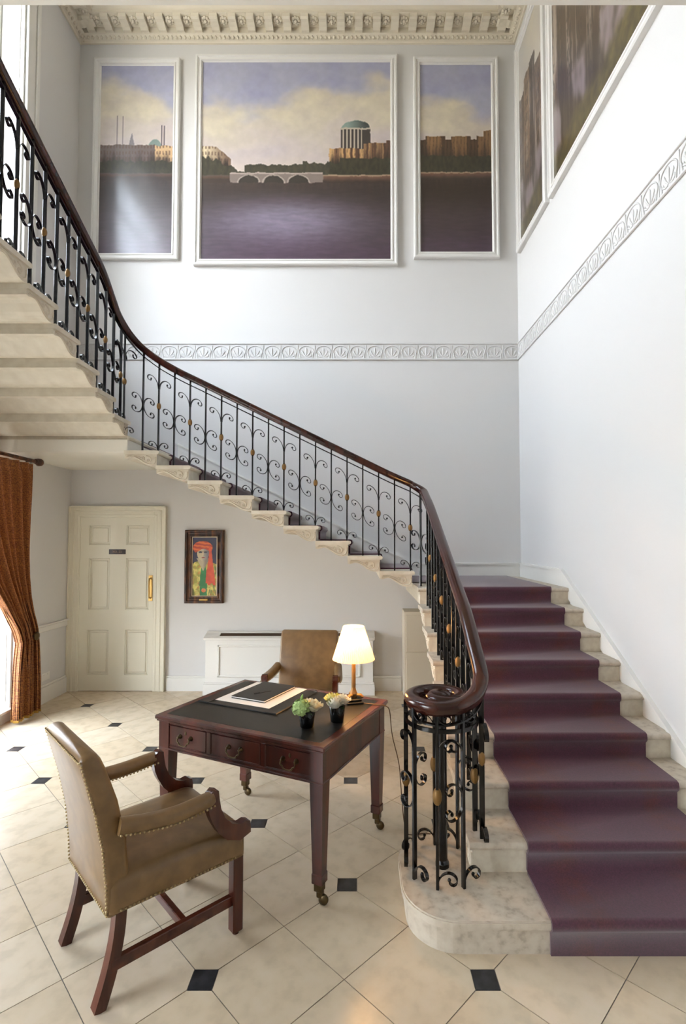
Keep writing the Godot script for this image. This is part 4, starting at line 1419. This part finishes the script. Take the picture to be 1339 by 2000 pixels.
func build_furniture():
	armchair("tan leather armchair with its back turned, pulled up on the tiles before the desk", P(-0.916, 0, 2.355), deg_to_rad(134.0))
	armchair("tan leather armchair behind the desk, standing before the white radiator cover", P(-0.455, 0, 4.22), deg_to_rad(-4.0))
	# writing table
	var o := thing("writing_desk", "mahogany writing table with black leather top and three drawers", "desk", P(DESK.x, 0, DESK.y), DESK_TURN)
	var hw := DW / 2
	var hd := DD / 2
	var st := mb()
	box(st, Vector3(-hw, DH - 0.024, -hd), Vector3(hw, DH, hd), 0.006)
	box(st, Vector3(-hw + 0.008, DH - 0.034, -hd + 0.008), Vector3(hw - 0.008, DH - 0.024, hd - 0.008), 0.003)
	put("table_top", st, M.mahogany, o)
	st = mb()
	box(st, Vector3(-hw + 0.048, DH - 0.002, -hd + 0.048), Vector3(hw - 0.048, DH + 0.0008, hd - 0.048), 0.0)
	put("leather_inset", st, M.deskleather, o).set_meta("label", "black leather writing surface")
	# apron
	var y0 := 0.585
	var y1 := DH - 0.034
	st = mb()
	box(st, Vector3(-hw + 0.022, y0, -hd + 0.022), Vector3(-hw + 0.045, y1, hd - 0.022), 0.002)
	box(st, Vector3(hw - 0.045, y0, -hd + 0.022), Vector3(hw - 0.022, y1, hd - 0.022), 0.002)
	box(st, Vector3(-hw + 0.045, y0, -hd + 0.022), Vector3(hw - 0.045, y1, -hd + 0.045), 0.002)
	box(st, Vector3(-hw + 0.045, y0, hd - 0.06), Vector3(hw - 0.045, y0 + 0.02, hd - 0.024), 0.002)
	box(st, Vector3(-hw + 0.045, y1 - 0.014, hd - 0.06), Vector3(hw - 0.045, y1, hd - 0.024), 0.002)
	var dx := [-hw + 0.062, -0.178, 0.178, hw - 0.062]
	for x in [-0.178, 0.178]: box(st, Vector3(x - 0.014, y0 + 0.02, hd - 0.06), Vector3(x + 0.014, y1 - 0.014, hd - 0.024), 0.002)
	for s in [-1.0, 1.0]: box(st, Vector3(s * (hw - 0.062), y0 + 0.02, hd - 0.06), Vector3(s * (hw - 0.022), y1 - 0.014, hd - 0.022), 0.002)
	box(st, Vector3(-hw + 0.016, y0 - 0.004, -hd + 0.016), Vector3(hw - 0.016, y0 + 0.006, hd - 0.016), 0.003)
	put("apron", st, M.mahogany, o)
	for k in 3:
		var a: float = dx[k] + (0.016 if k > 0 else 0.002)
		var b: float = dx[k + 1] - (0.016 if k < 2 else 0.002)
		st = mb()
		box(st, Vector3(a, y0 + 0.022, hd - 0.058), Vector3(b, y1 - 0.016, hd - 0.026), 0.003)
		for q in [[a, y0 + 0.022, b, y0 + 0.027], [a, y1 - 0.021, b, y1 - 0.016], [a, y0 + 0.022, a + 0.005, y1 - 0.016], [b - 0.005, y0 + 0.022, b, y1 - 0.016]]: box(st, Vector3(q[0], q[1], hd - 0.03), Vector3(q[2], q[3], hd - 0.022), 0.002)
		var dr := put("drawer", st, M.mahogany, o)
		st = mb()
		var c := (a + b) / 2
		var hy := (y0 + y1) / 2 - 0.005
		var z := hd - 0.026
		for s in [-1.0, 1.0]:
			lathe(st, [Vector2(0, 0), Vector2(0.014, 0), Vector2(0.012, 0.006), Vector2(0.006, 0.012), Vector2(0.006, 0.02), Vector2(0.0, 0.024)], 12, Transform3D(Basis(Vector3.RIGHT, PI / 2), Vector3(c + s * 0.039, hy + 0.012, z)))
		sweep(st, smooth_path([Vector3(c - 0.039, hy + 0.012, z + 0.018), Vector3(c - 0.042, hy - 0.006, z + 0.022), Vector3(c - 0.03, hy - 0.013, z + 0.024), Vector3(c - 0.023, hy - 0.024, z + 0.024), Vector3(c, hy - 0.028, z + 0.024), Vector3(c + 0.023, hy - 0.024, z + 0.024), Vector3(c + 0.03, hy - 0.013, z + 0.024), Vector3(c + 0.042, hy - 0.006, z + 0.022), Vector3(c + 0.039, hy + 0.012, z + 0.018)], 4), round_prof(0.004, 6), Vector3(0, 0, 1))
		put("handle", st, M.old_brass, dr).set_meta("label", "brass swan neck handle")
		if k != 1:
			st = mb()
			lathe(st, [Vector2(0, 0), Vector2(0.008, 0), Vector2(0.006, 0.003), Vector2(0, 0.003)], 10, Transform3D(Basis(Vector3.RIGHT, PI / 2) * Basis.from_scale(Vector3(0.8, 1, 1.5)), Vector3(c, hy + 0.034, z)))
			put("escutcheon", st, M.old_brass, dr)
	for sx in [-1.0, 1.0]:
		for sz in [-1.0, 1.0]:
			st = mb()
			var lx: float = sx * (hw - 0.055)
			var lz: float = sz * (hd - 0.055)
			var rr := []
			for q in [[0.145, 0.0255], [y0, 0.036], [y1, 0.036]]:
				var ring := PackedVector3Array()
				for e in [[-1, -1], [1, -1], [1, 1], [-1, 1]]: ring.append(Vector3(lx + e[0] * q[1], q[0], lz + e[1] * q[1]))
				rr.append(ring)
			loft(st, rr, true, true, -1)
			box(st, Vector3(lx - 0.030, 0.10, lz - 0.030), Vector3(lx + 0.030, 0.15, lz + 0.030), 0.004)
			var leg := put("leg", st, M.mahogany, o)
			st = mb()
			box(st, Vector3(lx - 0.022, 0.062, lz - 0.022), Vector3(lx + 0.022, 0.10, lz + 0.022), 0.004)
			box(st, Vector3(lx - 0.012, 0.03, lz - 0.016), Vector3(lx + 0.02, 0.066, lz + 0.016), 0.006)
			lathe(st, [Vector2(0, -0.012), Vector2(0.02, -0.012), Vector2(0.025, -0.006), Vector2(0.025, 0.006), Vector2(0.02, 0.012), Vector2(0, 0.012)], 16, Transform3D(Basis(Vector3(1, 0, 0), PI / 2), Vector3(lx + 0.022, 0.025, lz)))
			put("caster", st, M.old_brass, leg).set_meta("label", "brass cup caster")
	# radiator cover
	o = thing("radiator_cover", "white panelled radiator cover with slatted top against the back wall", "radiator cover", P(-0.79, 0, DB - 0.012))
	st = mb()
	var W := 0.955
	box(st, Vector3(-W, 0.14, 0.0), Vector3(W, 0.64, 0.16), 0.003)
	box(st, Vector3(-W - 0.02, 0, 0), Vector3(W + 0.02, 0.125, 0.185), 0.003)
	box(st, Vector3(-W - 0.012, 0.125, 0), Vector3(W + 0.012, 0.145, 0.175), 0.005)
	box(st, Vector3(-W - 0.014, 0.615, 0), Vector3(W + 0.014, 0.645, 0.176), 0.006)
	put("cabinet", st, M.white, o)
	for c in [[-W + 0.14, -0.06], [0.06, W - 0.14]]:
		st = mb()
		for q in [[c[0], 0.2, c[1], 0.225], [c[0], 0.54, c[1], 0.565], [c[0], 0.2, c[0] + 0.025, 0.565], [c[1] - 0.025, 0.2, c[1], 0.565]]: box(st, Vector3(q[0], q[1], 0.155), Vector3(q[2], q[3], 0.178), 0.006)
		box(st, Vector3(c[0] + 0.025, 0.225, 0.158), Vector3(c[1] - 0.025, 0.54, 0.163), 0.0)
		put("panel", st, M.white, o)
	var tilt := Transform3D(Basis(Vector3.RIGHT, 0.30), Vector3(0, 0.70, 0.0))
	st = mb()
	for q in [[-W - 0.02, W + 0.02, 0.005, 0.05], [-W - 0.02, W + 0.02, 0.135, 0.19], [-W - 0.02, -W + 0.15, 0.05, 0.135], [-0.03, 0.03, 0.05, 0.135], [W - 0.15, W + 0.02, 0.05, 0.135]]: box(st, Vector3(q[0], -0.024, q[2]), Vector3(q[1], 0.0, q[3]), 0.003, tilt)
	for e in [-W - 0.012, W - 0.008]: prism(st, PackedVector2Array([Vector2(0, 0.62), Vector2(0.17, 0.62), Vector2(0.17, 0.63), Vector2(0, 0.685)]), Transform3D(Basis(Vector3(0, 0, 1), Vector3.UP, Vector3(1, 0, 0)), Vector3(e, 0, 0)), 0.0, 0.02)
	put("top_board", st, M.white, o)
	for c in [[-W + 0.15, -0.03], [0.03, W - 0.15]]:
		st = mb()
		box(st, Vector3(c[0], -0.022, 0.05), Vector3(c[1], -0.017, 0.135), 0.0, tilt)
		for k in 4: box(st, Vector3(c[0], -0.017, 0.056 + k * 0.021), Vector3(c[1], -0.005, 0.064 + k * 0.021), 0.001, tilt)
		put("grille", st, mat(Color(0.30, 0.22, 0.15), 0.5), o)
	# cupboard under the landing
	o = thing("cupboard", "plain pale two door cupboard standing under the stair landing", "cupboard", P(0.83, 0, DB))
	st = mb()
	box(st, Vector3(-0.32, 0, 0), Vector3(0.32, 0.955, 0.28), 0.003)
	put("carcass", st, M.plaster, o)
	for q in [[0.04, 0.505], [0.515, 0.92]]:
		st = mb()
		box(st, Vector3(-0.30, q[0], 0.275), Vector3(0.30, q[1], 0.294), 0.003)
		var dr := put("door", st, M.plaster, o)
		st = mb()
		ball(st, Vector3(0.10, (q[1] - 0.06) if q[0] < 0.3 else q[0] + 0.06, 0.302), Vector3(0.01, 0.02, 0.01), 8, 6)
		put("handle", st, M.old_brass, dr)
	# wall socket
	o = thing("wall_socket", "white double power socket above the skirting near the curtain", "socket", P(XL, 0.275, 5.62), PI / 2)
	st = mb()
	box(st, Vector3(-0.072, -0.042, 0), Vector3(0.072, 0.042, 0.009), 0.003)
	put("plate", st, M.white, o)
	for s in [-1.0, 1.0]:
		st = mb()
		box(st, Vector3(s * 0.034 - 0.006, 0.016, 0.008), Vector3(s * 0.034 + 0.006, 0.03, 0.012), 0.001)
		put("switch", st, M.white, o)

func desk_at(x: float, d: float, h := 0.0) -> Vector3:
	return P(x, DH + 0.0008 + h, d)

func build_desk_items():
	# writing pad, paper, folder, pen: laid square to the desk
	var turn := DESK_TURN
	var o := thing("desk_blotter", "large black leather desk blotter lying on the writing table", "blotter", desk_at(-0.625, 3.27), turn)
	var st := mb()
	box(st, Vector3(-0.285, 0, -0.235), Vector3(0.285, 0.006, 0.235), 0.002)
	put("board", st, M.deskleather, o)
	st = mb()
	for s in [-1.0, 1.0]: box(st, Vector3(s * 0.285, 0.006, -0.235), Vector3(s * 0.205, 0.0085, 0.235), 0.001)
	put("side_band", st, M.deskleather, o)
	o = thing("paper_sheet", "white blotting paper sheet held in the black blotter", "paper", desk_at(-0.617, 3.30, 0.006), turn)
	st = mb()
	box(st, Vector3(-0.2, 0, -0.222), Vector3(0.2, 0.0012, 0.205), 0.0)
	put("sheet", st, M.paper, o)
	o = thing("leather_folder", "black leather folder lying on white paper", "folder", desk_at(-0.61, 3.325, 0.0072), turn)
	st = mb()
	box(st, Vector3(-0.125, 0, -0.185), Vector3(0.125, 0.004, 0.165), 0.0015)
	box(st, Vector3(-0.125, 0.011, -0.185), Vector3(0.125, 0.015, 0.165), 0.0015)
	put("cover", st, M.deskleather, o)
	st = mb()
	box(st, Vector3(-0.12, 0.004, -0.18), Vector3(0.121, 0.011, 0.16), 0.0)
	put("pages", st, M.paper, o)
	o = thing("pen", "slim black pen lying on the leather folder", "pen", desk_at(-0.608, 3.29, 0.0272), 0.6)
	st = mb()
	sweep(st, PackedVector3Array([Vector3(-0.062, 0, 0), Vector3(-0.055, 0, 0), Vector3(0.05, 0, 0), Vector3(0.066, 0, 0)]), round_prof(0.005, 8), Vector3.UP, false, true, PackedFloat32Array([0.5, 1.0, 1.0, 0.3]))
	put("barrel", st, M.black, o)
	st = mb()
	box(st, Vector3(-0.06, 0.004, -0.0015), Vector3(-0.02, 0.007, 0.0015), 0.0008)
	put("clip", st, M.black, o)
	o.position.y -= 0.0072
	# lamp
	o = thing("table_lamp", "lit brass column table lamp with pleated cream shade on desk", "lamp", desk_at(-0.031, 3.165), 0.25)
	st = mb()
	box(st, Vector3(-0.052, 0, -0.052), Vector3(0.052, 0.014, 0.052), 0.003)
	box(st, Vector3(-0.042, 0.014, -0.042), Vector3(0.042, 0.03, 0.042), 0.004)
	put("base", st, M.black, o)
	st = mb()
	for k in 3:
		var an := TAU * k / 3 + 0.4
		var dv := Vector3(cos(an), 0, sin(an))
		sweep(st, smooth_path([dv * 0.055 + Vector3(0, 0.034, 0), dv * 0.042 + Vector3(0, 0.046, 0), dv * 0.022 + Vector3(0, 0.048, 0), dv * 0.006 + Vector3(0, 0.066, 0)], 4), round_prof(0.013, 7, 0.008), Vector3.UP, false, true, PackedFloat32Array([0.7, 0.9, 1.1, 1.2, 1.2, 1.15, 1.1, 1.05, 1.0, 0.95, 0.9, 0.8, 0.7]))
		ball(st, dv * 0.05 + Vector3(0, 0.038, 0), Vector3(0.014, 0.01, 0.014), 8, 5)
	lathe(st, [Vector2(0.02, 0.03), Vector2(0.024, 0.055), Vector2(0.016, 0.075), Vector2(0.013, 0.09), Vector2(0.0135, 0.11), Vector2(0.0115, 0.265), Vector2(0.016, 0.272), Vector2(0.016, 0.282), Vector2(0.009, 0.29), Vector2(0.009, 0.34), Vector2(0, 0.34)], 14, Transform3D.IDENTITY, false)
	put("column", st, M.gilt, o)
	# pleated shade
	st = mb()
	var n := 120
	for j in n:
		for k in 4:
			var q := []
			for e in [[j, k], [j + 1, k], [j + 1, k + 1], [j, k + 1]]:
				var f: float = e[1] / 4.0
				var r: float = lerp(0.128, 0.062, f) + (0.0022 if int(e[0]) % 2 == 0 else 0.0)
				var an: float = TAU * e[0] / n
				q.append(Vector3(cos(an) * r, 0.262 + 0.2 * f, sin(an) * r))
			quad(st, q[0], q[1], q[2], q[3], (q[0] + q[2]) * Vector3(1, 0, 1))
	var shade := mat(Color(0.97, 0.93, 0.84), 0.8)
	shade.emission_enabled = true
	shade.emission = Color(1.0, 0.80, 0.55)
	shade.emission_energy_multiplier = 0.4
	shade.backlight_enabled = true
	shade.backlight = Color(0.8, 0.7, 0.5)
	put("shade", st, shade, o).set_meta("label", "glowing pleated cream lampshade")
	st = mb()
	ball(st, Vector3(0, 0.365, 0), Vector3(0.028, 0.036, 0.028), 12, 8)
	var bulb := mat(Color(1, 0.95, 0.85), 0.5)
	bulb.emission_enabled = true
	bulb.emission = Color(1.0, 0.82, 0.58)
	bulb.emission_energy_multiplier = 4.0
	put("bulb", st, bulb, o)
	var li := OmniLight3D.new()
	li.name = "lamp_light"
	li.light_color = Color(1.0, 0.76, 0.48)
	li.light_energy = 0.3
	li.light_size = 0.03
	li.omni_range = 12.0
	li.omni_attenuation = 2.0
	li.shadow_enabled = true
	o.add_child(li)
	li.position = Vector3(0, 0.365, 0)
	st = mb()
	var base := o.transform.affine_inverse()
	var cp := []
	for p in [[-0.0, 0.778, 3.14], [0.06, 0.776, 3.12], [0.12, 0.776, 3.10], [0.165, 0.772, 3.085], [0.185, 0.74, 3.08], [0.2, 0.6, 3.09], [0.245, 0.4, 3.15], [0.26, 0.2, 3.14], [0.275, 0.06, 3.12], [0.30, 0.006, 3.12], [0.42, 0.005, 3.13], [0.62, 0.005, 3.06], [0.8, 0.005, 3.15]]: cp.append(base * P(p[0], p[1], p[2]))
	sweep(st, smooth_path(cp, 5), round_prof(0.003, 6), Vector3(0.3, 0.9, 0.2))
	put("cord", st, mat(Color(0.36, 0.25, 0.13), 0.5), o)
	# the two little arrangements
	pot("small glass of green hydrangea and cream rose on the desk", -0.275, 2.76, 0)
	pot("small glass of white and yellow roses on the desk beside the lamp", -0.118, 2.84, 1)

func rose(parent: Node3D, c: Vector3, r: float, m: Material, called := "rose"):
	var st := mb()
	ball(st, c - Vector3(0, r * 0.15, 0), Vector3(r * 0.55, r * 0.6, r * 0.55), 10, 6)
	for ring in 4:
		var cnt: int = [3, 4, 5, 6][ring]
		for k in cnt:
			var an := TAU * k / cnt + ring * 0.7
			var rr: float = r * [0.3, 0.55, 0.78, 0.95][ring]
			var hh: float = r * [0.75, 0.6, 0.4, 0.15][ring]
			var lean: float = [0.1, 0.25, 0.5, 0.9][ring]
			var wid: float = TAU / cnt * 0.75
			var g := []
			for i in 4:
				var row := []
				for j in 5:
					var a2 := an + (j - 2) / 2.0 * wid * (0.65 + 0.35 * sin(PI * (i + 0.6) / 3.6))
					var f := i / 3.0
					var q := rr * (0.55 + 0.45 * f + lean * 0.25 * f * f)
					row.append(c + Vector3(cos(a2) * q, -r * 0.6 + (hh + r * 0.6) * f - r * 0.12 * absf(j - 2) * f, sin(a2) * q))
				g.append(row)
			for i in 3:
				for j in 4:
					quad(st, g[i][j], g[i][j + 1], g[i + 1][j + 1], g[i + 1][j], (g[i][j] + g[i + 1][j + 1]) * 0.5 - c, 1)
	put(called, st, m, parent)

func pot(label: String, x: float, d: float, kind: int):
	var o := thing("flower_pot", label, "flowers", desk_at(x, d), 0.3 + kind)
	o.scale = Vector3.ONE * 1.28
	var st := mb()
	lathe(st, [Vector2(0, 0), Vector2(0.026, 0), Vector2(0.028, 0.003), Vector2(0.035, 0.066), Vector2(0.0335, 0.068), Vector2(0.032, 0.064), Vector2(0.027, 0.02), Vector2(0, 0.018)], 24)
	var gm := mat(Color(0.035, 0.04, 0.04), 0.08)
	put("glass", st, gm, o).set_meta("label", "dark smoked glass tumbler")
	var white := mat(Color(0.90, 0.89, 0.83), 0.7)
	var cream := mat(Color(0.90, 0.86, 0.73), 0.7)
	var leaf := mat(Color(0.16, 0.26, 0.09), 0.5)
	st = mb()
	rng.seed = 17 + kind
	for k in 14:
		var an := rng.randf() * TAU
		var dv := Vector3(cos(an), 0, sin(an))
		var sd := Vector3(-sin(an), 0, cos(an)) * 0.012
		var b := Vector3(0, 0.058, 0) + dv * 0.012
		var e := b + dv * rng.randf_range(0.025, 0.04) + Vector3(0, rng.randf_range(0.0, 0.03), 0)
		var m := (b + e) * 0.5 + Vector3(0, 0.008, 0)
		tri(st, b, m + sd, m - sd, Vector3.UP, 1)
		tri(st, e, m + sd, m - sd, Vector3.UP, 1)
	put("leaves", st, leaf, o).set_meta("kind", "stuff")
	if kind == 0:
		st = mb()
		ball(st, Vector3(-0.026, 0.08, 0.01), Vector3(0.032, 0.03, 0.032), 10, 6)
		for k in 110:
			var y := rng.randf_range(-0.5, 1.0)
			var an := rng.randf() * TAU
			var v := Vector3(cos(an) * sqrt(1 - y * y), y, sin(an) * sqrt(1 - y * y))
			var c := Vector3(-0.026, 0.082, 0.01) + v * Vector3(0.036, 0.034, 0.036)
			var e1 := v.cross(Vector3(0.3, 0.8, 0.5)).normalized()
			var e2 := v.cross(e1)
			for q in 4:
				var a2 := TAU * q / 4 + k
				var pd := e1 * cos(a2) + e2 * sin(a2)
				var ps := e1 * -sin(a2) + e2 * cos(a2)
				quad(st, c, c + pd * 0.006 + ps * 0.005, c + pd * 0.011 + v * 0.002, c + pd * 0.006 - ps * 0.005, v)
		put("hydrangea", st, mat(Color(0.66, 0.76, 0.48), 0.7), o)
		st = mb()
		sweep(st, PackedVector3Array([Vector3(-0.026, 0.1, 0.01), Vector3(-0.024, 0.125, 0.012), Vector3(-0.02, 0.138, 0.012)]), round_prof(0.005, 6), Vector3.RIGHT, false, true, PackedFloat32Array([1.0, 1.2, 0.3]))
		put("bud", st, mat(Color(0.55, 0.68, 0.35), 0.7), o)
		rose(o, Vector3(0.026, 0.088, 0.008), 0.036, cream)
		rose(o, Vector3(0.012, 0.085, -0.03), 0.03, white)
	else:
		rose(o, Vector3(0.008, 0.092, 0.022), 0.032, white)
		rose(o, Vector3(-0.03, 0.088, 0.0), 0.033, white)
		rose(o, Vector3(0.034, 0.083, -0.014), 0.033, mat(Color(0.84, 0.82, 0.42), 0.7))
		rose(o, Vector3(-0.005, 0.098, -0.024), 0.03, mat(Color(0.86, 0.85, 0.58), 0.7))

func build_curtain():
	var x := XL + 0.13
	var st := mb()
	var root := thing("curtain", "brown and gold patterned curtain tied back beside the tall window", "curtain")
	# far edge stays by the wall; near edge is drawn back to the holdback
	var NU := 150
	var rows := [2.52, 2.46, 2.40, 2.2, 2.0, 1.8, 1.6, 1.4, 1.2, 1.05, 0.95, 0.88, 0.82, 0.78, 0.74, 0.68, 0.6, 0.45, 0.3, 0.15, 0.02]
	var near_e := [3.95, 3.95, 3.97, 4.04, 4.14, 4.26, 4.40, 4.55, 4.72, 4.83, 4.90, 4.935, 4.955, 4.96, 4.96, 4.95, 4.94, 4.93, 4.925, 4.92, 4.92]
	var far_e := [5.125, 5.125, 5.125, 5.12, 5.11, 5.105, 5.10, 5.105, 5.13, 5.17, 5.21, 5.235, 5.25, 5.255, 5.26, 5.27, 5.28, 5.295, 5.305, 5.31, 5.31]
	var grid := []
	for i in rows.size():
		var row := PackedVector3Array()
		var tight: float = clamp((far_e[i] - near_e[i]) / 1.24, 0.2, 1.0)
		var head := 1.0 if i > 1 else 0.55
		for j in NU + 1:
			var f := j / float(NU)
			var sag := 0.0
			if rows[i] < 2.4 and rows[i] > 0.8: sag = (1.0 - f) * 0.05
			var amp: float = (0.05 + 0.014 * sin(f * 17.0)) * head * (0.6 + 0.4 * tight)
			var ph := f * TAU * 8.0 + 0.5 * sin(f * 9.0)
			row.append(P(x + (sin(ph) - 0.22 * sin(ph * 2.0 + 0.6)) * amp, rows[i] - sag, lerp(near_e[i], far_e[i], f) + cos(ph * 2.0) * 0.004))
		grid.append(row)
	for i in rows.size() - 1:
		for j in NU:
			quad(st, grid[i][j], grid[i][j + 1], grid[i + 1][j + 1], grid[i + 1][j], Vector3.RIGHT, 1)
	put("drape", st, M.curtain, root)
	st = mb()
	var hem := PackedVector3Array()
	for j in range(0, NU + 1): hem.append(grid[rows.size() - 1][j] + Vector3(0.002, 0.012, 0))
	sweep(st, hem, rect_prof(0.004, 0.022), Vector3.UP, true)
	put("hem_trim", st, mat(Color(0.72, 0.55, 0.22), 0.6), root)
	# pole
	var p := thing("curtain_pole", "dark wooden curtain pole with carved finial under the landing", "curtain pole")
	st = mb()
	sweep(st, PackedVector3Array([P(x, 2.555, 3.1), P(x, 2.555, 5.16)]), round_prof(0.018, 12), Vector3.UP)
	put("pole", st, M.oldwood, p)
	st = mb()
	lathe(st, [Vector2(0, 0), Vector2(0.022, 0), Vector2(0.026, 0.012), Vector2(0.018, 0.02), Vector2(0.03, 0.04), Vector2(0.042, 0.065), Vector2(0.036, 0.095), Vector2(0.014, 0.118), Vector2(0, 0.12)], 14, Transform3D(Basis(Vector3.RIGHT, -PI / 2), P(x, 2.555, 5.155)))
	put("finial", st, M.oldwood, p)
	st = mb()
	sweep(st, PackedVector3Array([P(XL, 2.555, 5.14), P(x, 2.555, 5.14)]), round_prof(0.01, 8), Vector3.UP)
	put("bracket", st, M.oldwood, p)
	# holdback
	var hb := thing("curtain_holdback", "round brass holdback gathering the patterned curtain", "holdback", P(XL, 0.80, 5.155), PI / 2)
	st = mb()
	sweep(st, PackedVector3Array([Vector3(0, 0, 0), Vector3(0, 0, 0.19)]), round_prof(0.008, 8), Vector3.UP)
	put("stem", st, M.old_brass, hb)
	st = mb()
	lathe(st, [Vector2(0, 0), Vector2(0.04, 0), Vector2(0.043, 0.008), Vector2(0.034, 0.016), Vector2(0.02, 0.02), Vector2(0, 0.026)], 20, Transform3D(Basis(Vector3.RIGHT, PI / 2), Vector3(0, 0, 0.185)))
	put("rosette", st, M.old_brass, hb)
